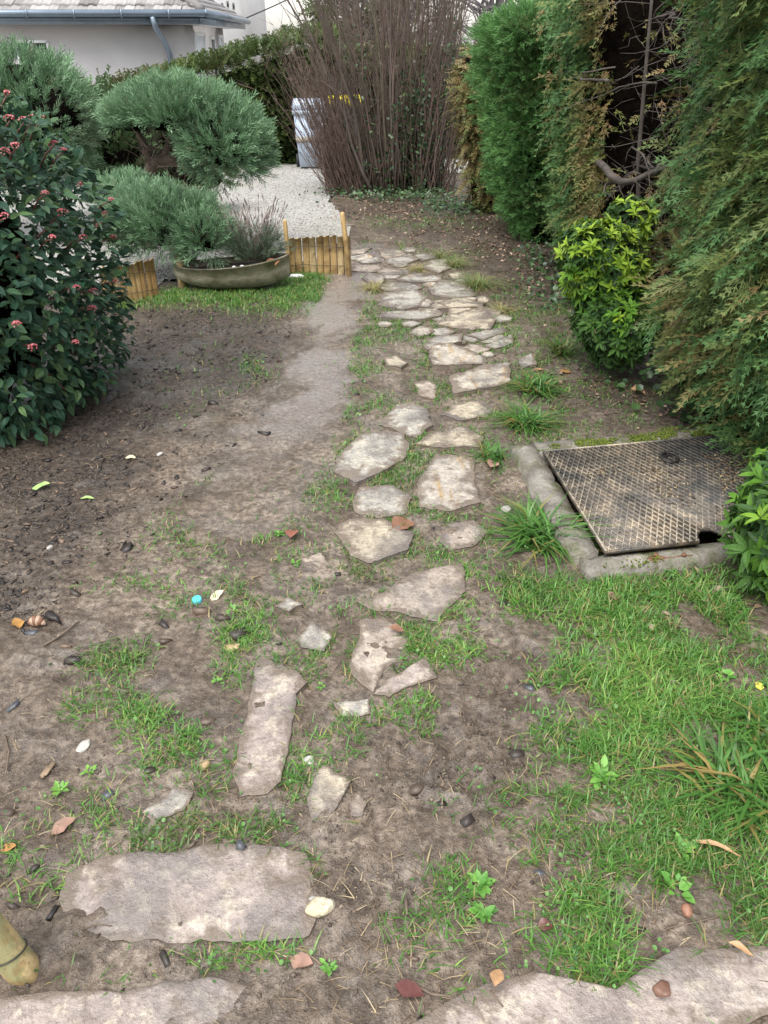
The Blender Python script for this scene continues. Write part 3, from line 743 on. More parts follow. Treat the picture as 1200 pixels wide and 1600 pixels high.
part("fascia", MB().box(((ex0 + ex1) / 2, ey0 + .03, ez - .10), (ex1 - ex0, .03, .16)).box((ex1 - .03, (ey0 + ey1) / 2, ez - .10), (.03, ey1 - ey0, .16)), ZINC, house)
part("soffit", MB().box((-9.54, 17.76, ez - .16), (12.0, .46, .03)).box((-3.74, 20.4, ez - .16), (.44, 4.6, .03)), WFRAME, house)
dx = -4.34
part("downpipe", MB().tube([[dx - .08, ey0 - .07, ez - .05], [dx - .06, ey0 - .02, ez - .22], [dx + .02, 17.80, ez - .50], [dx + .05, 17.91, ez - .68], [dx + .05, 17.92, ez - 1.6], [dx + .05, 17.92, -1.2]], .055, 10), ZINC, house, True)
part("pipe_collar", MB().tube([[dx + .05, 17.92, ez - .86], [dx + .05, 17.92, ez - .80]], .068, 10), ZINC, house)
def window(x0, x1, z0, z1, side=None, glass=DARKW):
    f = MB()
    if side is None:
        c = ((x0 + x1) / 2, 17.97, (z0 + z1) / 2); wv = (x1 - x0, .06, .05); hv = (.05, .06, z1 - z0)
        f.box((c[0], c[1], z1), wv).box((c[0], c[1], z0), wv).box((x0, c[1], c[2]), hv).box((x1, c[1], c[2]), hv).box((c[0], c[1], c[2]), hv)
        fr = part("window", f, WFRAME, house); part("pane", MB().box((c[0], 17.985, c[2]), (x1 - x0, .03, z1 - z0)), glass, fr)
    else:
        c = (side + .01, (x0 + x1) / 2, (z0 + z1) / 2); wv = (.06, x1 - x0, .06); hv = (.06, .06, z1 - z0)
        f.box((c[0], c[1], z1), wv).box((c[0], c[1], z0), wv).box((c[0], x0, c[2]), hv).box((c[0], x1, c[2]), hv)
        fr = part("window", f, WFRAME, house); part("pane", MB().box((side + .005, c[1], c[2]), (.03, x1 - x0, z1 - z0)), glass, fr)
window(-7.35, -6.72, .8, 1.66)
window(18.85, 19.9, .7, 1.80, hx, SHUT)
window(20.55, 21.05, 1.0, 1.74, hx)
window(21.6, 22.1, .9, 1.78, hx, SHUT)

wb = thing("house", (-7.5, 31, -1.5), 'taller white gabled house rising behind the tiled roof', 'house')
part("wall", MB().box((-7.5, 31, 2.2), (6.2, 6, 7.4)), WHITEP, wb)
part("roof", MB().add(np.array([[-10.9, 27.7, 5.8], [-4.1, 27.7, 5.8], [-4.1, 34.3, 5.8], [-10.9, 34.3, 5.8], [-10.9, 31, 7.9], [-4.1, 31, 7.9]], float), [np.array([[0, 1, 5, 4], [2, 3, 4, 5], [3, 2, 1, 0]]), np.array([[1, 2, 5], [3, 0, 4]])]), TILE, wb)
part("wall_ornament", MB().prism([(-.13, 0), (.13, 0), (.05, .16), (.0, .30), (-.05, .16)], -.02, .02).add(np.zeros((0, 3)), []) if False else MB().box((-4.95, 27.98, 3.05), (.16, .05, .22)), simple("dull_red_paint", (.25, .10, .08), (.30, .13, .10), 5, .6, 0), wb)
for k in range(3): part("wall_vent", MB().box((-4.92 + k * .17, 27.985, 2.62 + .05 * (k == 1)), (.055, .04, .15)), DARKW, wb)
CAB = simple("cable_black", (.03, .03, .035), (.05, .05, .055), 4, .6, 0)
CABS = [((-4.38, 27.9, 3.4), (4, 44, 5.2)), ((-4.38, 27.9, 2.95), (4, 44, 4.4)), ((-4.38, 28.6, 2.3), (6, 20, 6.4)), ((-4.38, 28.2, 3.9), (2.5, 44, 1.9))]
CL = ['upper overhead cable running from the white house wall', 'second overhead cable running just below the upper one', 'lowest overhead cable rising steeply away from the white house', 'overhead cable sloping down away from the white house']
for (a, b), lb in zip(CABS, CL):
    t = np.linspace(0, 1, 12)[:, None]; p = np.array(a) * (1 - t) + np.array(b) * t; p[:, 2] -= 1.2 * (t * (1 - t))[:, 0]
    mb = MB().tube(p, .018, 5); o = link("overhead_cable", mb.mesh("overhead_cable"), CAB); tag(o, lb, 'cable', 'overhead cables')

# ---------------------------------------------------------------- foliage shapes
def diamond(a, b, wd, up=0.0):                            # a narrow leaf blade from a to b
    a = np.asarray(a, float); b = np.asarray(b, float); d = b - a; sdv = np.array([-d[1], d[0], 0]); L = np.linalg.norm(sdv[:2]) or 1
    sdv = sdv / L * wd; mid = a * .5 + b * .5 + np.array([0, 0, up])
    return [a, mid + sdv, b, mid - sdv]
def spray(rng, ns=8, sub=2, wd=.030, droop=.22, spread=.42, ang=48):   # a flat fan of scale leaves
    V = []; T = []
    def add(a, b, wdt, t0, t1):
        V.extend(diamond(a, b, wdt)); T.extend([t0, (t0 + t1) / 2, t1, (t0 + t1) / 2])
    zz = lambda t: -droop * t * t
    for k in range(3):
        add((0, k / 3, zz(k / 3)), (0, (k + 1.15) / 3, zz((k + 1) / 3)), wd * .8, k / 3, (k + 1) / 3)
    for k in range(ns):
        t = .08 + .86 * k / (ns - 1)
        for s in (-1, 1):
            if rng.random() < .08: continue
            L = spread * (1 - .70 * t) * rng.uniform(.8, 1.15) * (.55 + min(t * 3, .45)); a = math.radians(ang + rng.normal(0, 7))
            b = np.array([s * L * math.sin(a), t + L * math.cos(a), zz(t) - .10 * L + rng.normal(0, .015)])
            a0 = np.array([0, t, zz(t)])
            add(a0, b, wd, t * .6, min(1, t * .6 + .5))
            for q in range(sub):
                f = .35 + .4 * q / max(sub - 1, 1); c = a0 + (b - a0) * f; l2 = L * .42 * (1 - f * .4)
                for s2 in (-1, 1):
                    a2 = a + s2 * math.radians(38)
                    add(c, c + np.array([s * l2 * math.sin(a2), l2 * math.cos(a2), -.05 * l2]), wd * .75, t * .6 + .3, min(1, t * .6 + .6))
    V = np.array(V); n = len(V) // 4
    return V, np.arange(n * 4).reshape(n, 4), np.array(T)
def tuft(rng, nb=16, ln=.42, wd=.020, open_=.5):          # a feathery shoot: blades round a stem
    V = []; T = []
    for k in range(nb):
        t = .1 + .9 * (k / (nb - 1)); a = k * 2.4 + rng.normal(0, .3); L = ln * (1 - .45 * t) * rng.uniform(.75, 1.2)
        o = np.array([math.cos(a) * open_, 1.0, math.sin(a) * open_]); o /= np.linalg.norm(o)
        p0 = np.array([0, t * .75, 0]); p1 = p0 + o * L; sd_ = unit(np.cross(o, [math.sin(a), .3, -math.cos(a)] + rng.normal(0, .4, 3)))
        m_ = (p0 + p1) / 2
        V += [p0, m_ + sd_ * wd, p1, m_ - sd_ * wd]; T += [t * .6, t * .6 + .2, min(1, t * .6 + .4), t * .6 + .2]
    V = np.array(V); n = len(V) // 4
    return V, np.arange(n * 4).reshape(n, 4), np.array(T)
SPR_RICH = [spray(np.random.default_rng(k), 5, 1, .022, R.uniform(.1, .6), R.uniform(.45, .70), R.uniform(20, 34)) for k in range(8)]
SPR_MID = [spray(np.random.default_rng(20 + k), 4, 1, .028, R.uniform(.1, .5), R.uniform(.5, .7), R.uniform(22, 36)) for k in range(6)]
SPR_POOR = [spray(np.random.default_rng(40 + k), 6, 0, .045) for k in range(4)]
TUFTS = [tuft(np.random.default_rng(60 + k)) for k in range(5)]
FINE = [tuft(np.random.default_rng(80 + k), 14, .5, .026, .40) for k in range(5)]

def strew(tm, pos, d, up, sc, tint):
    ch = []; q = R.integers(0, len(tm), len(pos)); rot = frames(d, up); sc = np.broadcast_to(sc, (len(pos),)); tint = np.broadcast_to(tint, (len(pos),))
    for k, (V, F, T) in enumerate(tm):
        m = q == k
        if m.any(): ch.append(scatter(V, F, pos[m], rot[m], sc[m], tint[m], T))
    return ch

DARKCORE = simple("interior_shade", (.002, .0017, .0014), (.008, .006, .0045), 14, 1.0, .02, 30, .02)  # near-black: the shade inside the foliage is put into this colour
WOOD = simple("dark_conifer_bark", (.07, .05, .038), (.14, .105, .08), 12, .8, .006, 40, .3, stretch=(1, 1, .25))
DEADTW = simple("bare_dead_twig", (.040, .033, .028), (.11, .092, .078), 9, .8, .002, 60, .3)

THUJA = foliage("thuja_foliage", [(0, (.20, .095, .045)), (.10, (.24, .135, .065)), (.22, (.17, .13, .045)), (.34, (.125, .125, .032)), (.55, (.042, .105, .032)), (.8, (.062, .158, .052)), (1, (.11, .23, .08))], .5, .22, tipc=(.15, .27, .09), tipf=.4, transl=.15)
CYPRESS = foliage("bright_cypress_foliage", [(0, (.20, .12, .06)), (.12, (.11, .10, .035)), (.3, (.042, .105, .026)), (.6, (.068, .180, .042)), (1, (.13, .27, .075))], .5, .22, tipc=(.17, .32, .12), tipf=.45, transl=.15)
JUNI = foliage("blue_green_juniper_foliage", [(0, (.10, .065, .04)), (.15, (.060, .078, .045)), (.4, (.048, .110, .050)), (.7, (.092, .190, .090)), (1, (.165, .28, .145))], .55, .22, tipc=(.28, .42, .25), tipf=.55, transl=.12)
DARKHEDGE = foliage("dark_hedge_foliage", [(0, (.10, .065, .045)), (.14, (.085, .075, .03)), (.3, (.028, .050, .016)), (.6, (.045, .085, .022)), (1, (.11, .15, .035))], .45, .4, tipc=(.14, .18, .05), tipf=.35, transl=.12)

def column(cx, cy, rx, ry, h, lean, n, tm, sc, tintfn, down=.2, jit=.10, face=True, pw=3.2, up=0.0, ylean=0.0, keep=None):
    z0 = float(slope(cy)); a = R.uniform(0, 2 * math.pi, n); t = R.random(n) ** .9
    if face:                                              # more sprays where the garden sees the tree
        al = math.atan2(-cy, -cx); k = R.random(n) < .84
        a = np.where(k, al + R.normal(0, .80, n), a)
    ca, sa = np.cos(a), np.sin(a); rr = (np.abs(ca) ** pw + np.abs(sa) ** pw) ** (-1 / pw)
    lump = 1 + .16 * fbm(a * 2.2 + cx * 7, t * h * 2.6, int(abs(cx * 10)), 3) + .10 * fbm(a * 8 + cx, t * h * 7, 3, 2)
    top = np.clip((1 - t) / .10, 0, 1) ** .5; bot = .80 + .20 * sstep(0, .22, t)
    k = rr * lump * top * bot
    dep = np.abs(R.normal(0, jit, n))
    nrm = unit(np.stack([np.abs(ca) ** (pw - 1) * np.sign(ca) / rx, np.abs(sa) ** (pw - 1) * np.sign(sa) / ry, np.where(t > .92, 1.2, 0.0)], -1))
    if face:                                              # nothing but twigs on the side turned away from the garden
        kk = (nrm[:, 0] * -cx + nrm[:, 1] * -cy) / math.hypot(cx, cy) > -.30; kk |= R.random(n) < .25
        a, t, ca, sa, k, dep, nrm = a[kk], t[kk], ca[kk], sa[kk], k[kk], dep[kk], nrm[kk]; n = len(a)
    pos = np.stack([cx + rx * ca * k + lean * (t * h) / h, cy + ry * sa * k + ylean * t, z0 + .03 + t * h], -1) - nrm * dep[:, None]
    if keep is not None:
        kk = keep(pos, nrm); pos, nrm, t, dep = pos[kk], nrm[kk], t[kk], dep[kk]; n = len(pos)
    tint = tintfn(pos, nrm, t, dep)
    d = unit(nrm * .9 + np.array([0, 0, -down + up]) + R.normal(0, .55, (n, 3)))
    upv = unit(np.array([0, 0, 1.0]) + nrm * .5 + R.normal(0, .5, (n, 3)))
    return strew(tm, pos, d, upv, sc * R.uniform(.7, 1.3, n), np.clip(tint, 0, 1))
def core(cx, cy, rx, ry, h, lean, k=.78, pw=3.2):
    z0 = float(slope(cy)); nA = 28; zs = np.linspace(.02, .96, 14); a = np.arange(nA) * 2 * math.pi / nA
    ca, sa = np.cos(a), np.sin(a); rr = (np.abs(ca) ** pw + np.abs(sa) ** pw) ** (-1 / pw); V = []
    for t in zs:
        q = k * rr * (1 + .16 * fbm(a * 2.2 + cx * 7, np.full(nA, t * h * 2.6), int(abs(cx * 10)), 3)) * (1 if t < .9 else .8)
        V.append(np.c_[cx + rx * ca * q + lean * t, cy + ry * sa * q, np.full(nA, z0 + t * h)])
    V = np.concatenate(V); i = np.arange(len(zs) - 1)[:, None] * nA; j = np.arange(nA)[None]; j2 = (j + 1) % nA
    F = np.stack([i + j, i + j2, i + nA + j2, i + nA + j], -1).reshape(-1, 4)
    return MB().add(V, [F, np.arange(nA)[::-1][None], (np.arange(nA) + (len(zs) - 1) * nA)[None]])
def conifer(name, label, cat, cx, cy, rx, ry, h, lean, chunks, mat, group=None, corek=.78):
    z0 = float(slope(cy)) + .0
    t = thing(name, (cx, cy, z0), label, cat, group)
    V, F, T, Q = merge(chunks); off = np.array(t.location)
    o = link("foliage", mesh("foliage", V - off, F, T, Q), mat, t); tag(o, kind='stuff')
    part("trunk", MB().tube([[cx, cy, z0 - .1], [cx + .02, cy, z0 + h * .5], [cx + lean * .7, cy, z0 + h * .92]], [.07, .05, .02], 8), WOOD, t, True)
    if corek:
        o = part("shade_core", core(cx, cy, rx, ry, h, lean, corek), DARKCORE, t, True); tag(o, kind='stuff')  # added opaque solid, blocks light and stands in for the crown's dark inside
    return t
HG = 'conifers of the right hand hedge'
def t_far(p, nn, t, dep): return .05 + .10 * R.random(len(p)) + .25 * (R.random(len(p)) < .25)
conifer("hedge_conifer", 'brown half dead conifer at the far end of the right hedge', 'conifer', 1.38, 9.95, .36, .36, 1.65, -.25,
        column(1.38, 9.95, .36, .36, 1.65, -.25, 1500, SPR_POOR, .17, t_far, .5), THUJA, HG)
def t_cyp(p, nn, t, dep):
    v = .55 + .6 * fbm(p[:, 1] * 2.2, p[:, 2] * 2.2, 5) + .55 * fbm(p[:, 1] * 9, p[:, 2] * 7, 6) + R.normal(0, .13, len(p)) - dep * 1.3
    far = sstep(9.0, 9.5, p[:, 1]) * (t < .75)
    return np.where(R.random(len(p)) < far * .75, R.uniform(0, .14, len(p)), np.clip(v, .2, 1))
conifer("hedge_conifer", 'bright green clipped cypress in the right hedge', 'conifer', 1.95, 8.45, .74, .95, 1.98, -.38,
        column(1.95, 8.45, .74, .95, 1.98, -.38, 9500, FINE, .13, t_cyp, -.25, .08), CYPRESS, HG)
def t_mid(p, nn, t, dep):
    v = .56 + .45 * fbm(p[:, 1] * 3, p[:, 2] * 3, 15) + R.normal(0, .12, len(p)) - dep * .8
    edge = np.maximum(np.exp(-((p[:, 1] - 5.62) / .34) ** 2) * .95, np.exp(-((p[:, 1] - 7.15) / .26) ** 2) * .95)
    edge = np.clip(edge + .5 * fbm(p[:, 1] * 4, p[:, 2] * 2.5, 44) * (edge > .1), 0, .97)
    return np.where(R.random(len(p)) < edge, np.where(R.random(len(p)) < .55, R.uniform(.18, .34, len(p)), R.uniform(0, .18, len(p))), np.clip(v, .33, 1))
conifer("hedge_conifer", 'thuja with browned edges left of the dark gap in the hedge', 'conifer', 2.15, 6.45, .70, 1.0, 2.15, -.22,
        column(2.15, 6.45, .70, 1.0, 2.15, -.22, 10500, SPR_MID, .125, t_mid, .25, .10, keep=lambda p, q: ~((R.random(len(p)) < .985) & (p[:, 1] < 6.1) & (p[:, 0] > 1.62 - .10 * p[:, 2] + .12 * fbm(p[:, 2] * 3, p[:, 1], 9)))), THUJA, HG, .84)
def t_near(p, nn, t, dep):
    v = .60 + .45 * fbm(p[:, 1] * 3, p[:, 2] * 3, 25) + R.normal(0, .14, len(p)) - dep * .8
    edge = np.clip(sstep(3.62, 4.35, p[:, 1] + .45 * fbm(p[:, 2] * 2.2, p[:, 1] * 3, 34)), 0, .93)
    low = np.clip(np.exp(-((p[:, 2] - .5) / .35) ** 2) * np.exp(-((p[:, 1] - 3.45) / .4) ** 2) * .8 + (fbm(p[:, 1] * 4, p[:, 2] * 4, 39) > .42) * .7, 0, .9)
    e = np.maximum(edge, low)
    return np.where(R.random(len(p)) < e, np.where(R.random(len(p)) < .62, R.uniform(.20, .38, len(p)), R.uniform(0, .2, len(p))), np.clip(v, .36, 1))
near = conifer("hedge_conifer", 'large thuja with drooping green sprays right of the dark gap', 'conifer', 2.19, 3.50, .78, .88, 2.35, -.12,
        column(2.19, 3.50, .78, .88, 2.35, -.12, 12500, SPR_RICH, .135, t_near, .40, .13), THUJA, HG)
conifer("hedge_conifer", 'shaded thuja filling the back of the dark gap', 'conifer', 2.95, 5.05, .40, .75, 2.3, 0,
        column(2.95, 5.05, .40, .75, 2.3, 0, 260, SPR_POOR, .2, lambda p, a, b, c: .45 + .2 * R.random(len(p)), .4), THUJA, HG)
conifer("hedge_conifer", 'thuja at the right edge of the picture beside the hatch', 'conifer', 2.75, 1.95, .75, .8, 2.3, 0,
        column(2.75, 1.95, .75, .8, 2.3, 0, 1500, SPR_MID, .20, t_near, .4), THUJA, HG)

# bare limbs in the gap of the hedge
gap = thing("dead_conifer", (1.95, 5.0, float(slope(5.0))), 'bare dead conifer with grey limbs in the dark hedge gap', 'dead tree')
part("trunk", MB().tube([[1.72, 5.25, -.12], [1.66, 5.2, .5], [1.58, 5.22, 1.0], [1.53, 5.2, 1.55], [1.48, 5.2, 2.2]], [.017, .015, .013, .010, .007], 8), DEADTW, gap, True)
cb = [at(925, 245, 5.9), at(936, 254, 5.6), at(946, 262, 5.3), at(955, 275, 4.95), at(972, 285, 4.85), at(992, 283, 4.8), at(1012, 272, 4.85), at(1040, 262, 5.0)]
part("branch", MB().tube(cb, [.024, .023, .022, .022, .021, .019, .017, .014], 9), DEADTW, gap, True, label='thick curved grey limb low in the gap')
for k in range(24):
    zz = R.uniform(.25, 2.1); b0 = np.array([1.60 + R.normal(0, .12), 5.12 + R.normal(0, .12), zz]); az = R.uniform(0, 6.28); L = R.uniform(.3, .75)
    t = np.linspace(0, 1, 6)[:, None]; dv = np.array([math.cos(az) * .5 - .15, math.sin(az) * .8, R.uniform(-.45, .55)])
    t = np.linspace(0, 1, 12)[:, None]; p = b0 + dv * t * L + np.array([0, 0, -.14]) * t ** 2 + R.normal(0, .035, 3) * np.sin(t * 4) + R.normal(0, .02, 3) * np.sin(t * 9 + 1) + np.cumsum(R.normal(0, .003, (12, 3)), 0)
    part("branch", MB().tube(p, np.linspace(R.uniform(.005, .010), .0012, 12), 6), DEADTW, gap, True)
tw = MB()
for k in range(620):
    b0 = np.array([R.uniform(1.45, 2.3), R.uniform(4.55, 5.5), R.uniform(.1, 2.2)]); dv = R.normal(0, 1, 3); dv[2] *= .7; L = R.uniform(.12, .42)
    t = np.linspace(0, 1, 4)[:, None]
    tw.tube(b0 + unit(dv) * t * L + np.cumsum(R.normal(0, .015, (4, 3)), 0), np.linspace(.0028, .0008, 4), 3)
o = part("twigs", tw, DEADTW, gap); tag(o, kind='stuff')
mm = 260; pos = np.c_[R.uniform(1.6, 2.5, mm), R.uniform(4.7, 5.7, mm), R.uniform(.05, 2.2, mm)]
V, F, T, Q = merge(strew(SPR_POOR, pos, unit(R.normal(size=(mm, 3)) + [0, 0, -.8]), R.normal(size=(mm, 3)), R.uniform(.06, .14, mm), R.uniform(0, .3, mm)))
o = link("dead_foliage", mesh("dead_foliage", V - np.array(gap.location), F, T, Q), THUJA, gap); tag(o, kind='stuff')

# ---------------------------------------------------------------- hedge and shrubs beyond the drive
def wallhedge(name, label, A, B, zt0, zt1, dep, n, tm, sc, mat, tintfn, bulge=.12, cat='hedge'):
    A = np.array(A, float); B = np.array(B, float); L = np.linalg.norm(B - A); d2 = (B - A) / L; nf = np.array([d2[1], -d2[0]])
    if nf[1] > 0: nf = -nf
    u = R.random(n); topm = R.random(n) < .25
    zb = slope(A[1] + (B[1] - A[1]) * u); zt_ = zt0 + (zt1 - zt0) * u + .16 * fbm(u * L * 1.3, np.zeros(n), 3)
    v = np.where(topm, 1, R.random(n)); w_ = np.where(topm, R.random(n) * dep, 0)
    bl = bulge * (1 + fbm(u * L * 1.1, v * 2.2, 12, 3) * 1.6)
    xy = A + (B - A) * u[:, None] + nf * (bl - np.abs(R.normal(0, .07, n)) - w_)[:, None]
    pos = np.c_[xy, zb + .02 + (zt_ - zb) * v]
    nrm = np.c_[np.repeat(nf[None], n, 0), np.zeros(n)]; nrm[topm] = [0, 0, 1]
    d = unit(nrm + np.array([0, 0, .15]) + R.normal(0, .5, (n, 3)))
    c = np.r_[(A + B) / 2, float(slope((A[1] + B[1]) / 2))]
    t = thing(name, c, label, cat)
    V, F, T, Q = merge(strew(tm, pos, d, unit(np.array([0, 0, 1.0]) + R.normal(0, .5, (n, 3))), sc * R.uniform(.7, 1.3, n), np.clip(tintfn(pos, v, topm), 0, 1)))
    o = link("foliage", mesh("foliage", V - c, F, T, Q), mat, t); tag(o, kind='stuff')
    P4 = [A + nf * .02, B + nf * .02, B - nf * dep, A - nf * dep]
    zz = [zt0 - .1, zt1 - .1, zt1 - .1, zt0 - .1]
    Vc = np.array([[*p, float(slope(p[1])) - .05] for p in P4] + [[*p, z_] for p, z_ in zip(P4, zz)])
    o = part("shade_core", MB().add(Vc, np.array([[3, 2, 1, 0], [4, 5, 6, 7], [0, 1, 5, 4], [1, 2, 6, 5], [2, 3, 7, 6], [3, 0, 4, 7]])), DARKCORE, t); tag(o, kind='stuff')  # added dark box standing in for the unlit inside of the hedge
    for k in range(int(L / .8)):
        q = A + (B - A) * ((k + .5) / int(L / .8)) - nf * dep * .5
        part("trunk", MB().tube([[*q, float(slope(q[1])) - .05], [*q, min(zt0, zt1) - .2]], [.05, .03], 6), WOOD, t)
    return t
def t_h(p, v, top): return np.clip(.45 + .6 * fbm(p[:, 0] * 2, p[:, 2] * 2, 35) + R.normal(0, .16, len(p)) + .2 * top - .10 * (p[:, 0] < -2.8) * top, .2, 1)
wallhedge("clipped_hedge", 'tall dark green clipped hedge behind the blue bin', (-3.75, 14.5), (-.8, 15.3), .98, 1.72, 1.1, 4600, SPR_POOR, .25, DARKHEDGE, t_h)
def t_h2(p, v, top): return np.where((R.random(len(p)) < .45) & (v > .8) & (p[:, 0] > -5.6), R.uniform(0, .14, len(p)), np.clip(.36 + .5 * fbm(p[:, 0] * 2, p[:, 2] * 2, 36) + R.normal(0, .14, len(p)), .18, 1))
wallhedge("clipped_hedge", 'lower hedge with browned top in front of the house wall', (-6.4, 13.5), (-3.5, 14.0), .40, 1.08, 1.0, 3400, SPR_POOR, .23, DARKHEDGE, t_h2)
def t_h3(p, v, top): return np.clip(.30 + .4 * fbm(p[:, 0] * 2, p[:, 2] * 2, 37) + R.normal(0, .16, len(p)), .1, 1)
wallhedge("clipped_hedge", 'shaded hedge seen through the bare bush stems', (-.7, 16.0), (2.4, 15.8), 1.35, 1.3, .9, 2400, SPR_POOR, .24, DARKHEDGE, t_h3)

DIST = simple("distant_twig", (.14, .125, .135), (.22, .20, .21), 3, .9, 0)
def far_tree(label, x, y, h, r, n, dense):
    z0 = float(slope(y)); t = thing("distant_tree", (x, y, z0), label, 'tree', 'trees far beyond the drive')
    part("trunk", MB().tube([[x, y, z0 - .2], [x + .1, y, z0 + h * .4], [x, y, z0 + h * .8]], [.22, .16, .05], 8), DIST, t, True)
    tw = MB()
    for k in range(n):
        b0 = np.array([x + R.normal(0, .25), y + R.normal(0, .25), z0 + h * R.uniform(.2, .8)]); dv = unit(np.array([R.normal(), R.normal(), R.uniform(.0, 1.3)])); L = r * R.uniform(.5, 1.2)
        p = b0 + dv * np.linspace(0, 1, 5)[:, None] * L + np.cumsum(R.normal(0, .08, (5, 3)), 0)
        tw.tube(p, np.linspace(.045, .012, 5), 4)
        for q in range(4):
            e = p[R.integers(1, 5)]; d3 = unit(dv + R.normal(0, .6, 3)); tw.tube(e + d3 * np.linspace(0, 1, 3)[:, None] * R.uniform(.4, 1.0), [.018, .012, .006], 3)
    o = part("branches", tw, DIST, t); tag(o, kind='stuff')
    if dense:
        a = R.normal(0, 1, (dense, 3)); pos = np.array([x, y, z0 + h * .55]) + unit(a) * np.array([r * .8, r * .8, h * .42]) * R.random((dense, 1)) ** .4
        V, F, T, Q = merge(strew(SPR_POOR, pos, unit(a + [0, 0, -.4]), R.normal(size=(dense, 3)), .55, R.uniform(.2, .5, dense)))
        o = link("crown", mesh("crown", V - np.array([x, y, z0]), F, T, Q), DARKHEDGE, t); tag(o, kind='stuff')
far_tree('dark grey green conifer far behind the bare bush', -.9, 27, 5.5, 1.4, 60, 900)
far_tree('bare pale tree far behind the middle of the bush', .6, 29, 6, 2.2, 110, 0)
far_tree('bare tree far behind the right side of the bush', 3.2, 26, 6, 2.0, 110, 0)
far_wall = thing("garden_wall", (1.2, 23.2, -1.1), 'pale garden wall glimpsed behind the bare bush', 'wall')
part("wall_panel", MB().box((1.6, 23.2, -.35), (5.5, .18, 1.5)), WHITEP, far_wall); part("wall_coping", MB().box((1.6, 23.2, .43), (5.6, .26, .06)), PLAS, far_wall)

# ---------------------------------------------------------------- wheelie bins on the drive
def rect_box(mb, c0, s0, c1, s1, z0, z1, t=.5):           # a box that narrows from one rectangle to another
    V = [[c0[0] + a * s0[0] / 2, c0[1] + b * s0[1] / 2, z0] for a, b in ((-1, -1), (1, -1), (1, 1), (-1, 1))] + [[c1[0] + a * s1[0] / 2, c1[1] + b * s1[1] / 2, z1] for a, b in ((-1, -1), (1, -1), (1, 1), (-1, 1))]
    return mb.add(np.array(V), np.array([[3, 2, 1, 0], [4, 5, 6, 7], [0, 1, 5, 4], [1, 2, 6, 5], [2, 3, 7, 6], [3, 0, 4, 7]]), t)
BINB = simple("pale_blue_plastic", (.40, .47, .58), (.46, .53, .63), 2, .42, .001, 30)
BIND = simple("dark_grey_plastic", (.05, .052, .056), (.08, .082, .088), 3, .45, .001, 30)
BINY = simple("yellow_plastic", (.75, .58, .03), (.82, .66, .05), 3, .4, .001, 30)
TAPE = simple("brown_band", (.22, .19, .16), (.33, .29, .24), 8, .6, .001, 30)
RUB = simple("black_rubber", (.02, .02, .02), (.035, .035, .035), 8, .7, .001, 60)
def wheelie(label, p, hgt, wd, dp, body, lid, band, rz):
    z0 = p[2]; t = thing("wheelie_bin", (p[0], p[1], z0), label, 'bin', 'wheelie bins by the back hedge'); t.rotation_euler = (0, 0, rz)
    o = np.array(t.location); f = lambda mb: mb
    mb = MB(); rect_box(mb, (0, 0), (wd * .74, dp * .72), (0, 0), (wd * .97, dp * .95), .04, hgt * .86); V = o
    def pt(nm, mb, mat, par=t, **k):
        ob = link(nm, mb.mesh(nm), mat, par); return ob
    pt("body", mb, body)
    mb = MB(); rect_box(mb, (0, 0), (wd * 1.04, dp * 1.02), (0, 0), (wd * 1.04, dp * 1.02), hgt * .80, hgt * .865); pt("rim", mb, body)
    mb = MB(); rect_box(mb, (0, 0), (wd * 1.06, dp * 1.04), (0, .03), (wd * .9, dp * .82), hgt * .868, hgt); l = pt("lid", mb, lid)
    mb = MB().tube([[-wd * .4, dp * .6, hgt * .86], [wd * .4, dp * .6, hgt * .86]], .018, 8); pt("handle", mb, lid, l)
    if band:
        mb = MB(); k = .88; rect_box(mb, (0, 0), (wd * k + .005, dp * k), (0, 0), (wd * (k + .03) + .005, dp * (k + .03)), hgt * .40, hgt * .48); pt("band", mb, TAPE)
    for s in (-1, 1):
        mb = MB().tube([[s * wd * .36, dp * .36, .10], [s * wd * .46, dp * .36, .10]], .10, 14); pt("wheel", mb, RUB)
pb = P(484, 262); s_ = pxsize(pb)
wheelie('pale blue bin with a brown band beside the clipped hedge', (pb[0] + .04, pb[1], pb[2]), 1.04, .56, .58, BINB, BINB, True, .12)
wheelie('dark bin with a yellow lid partly hidden by the bare bush', (pb[0] + .60, pb[1] + .70, pb[2]), 1.06, .58, .62, BIND, BINY, False, -.05)

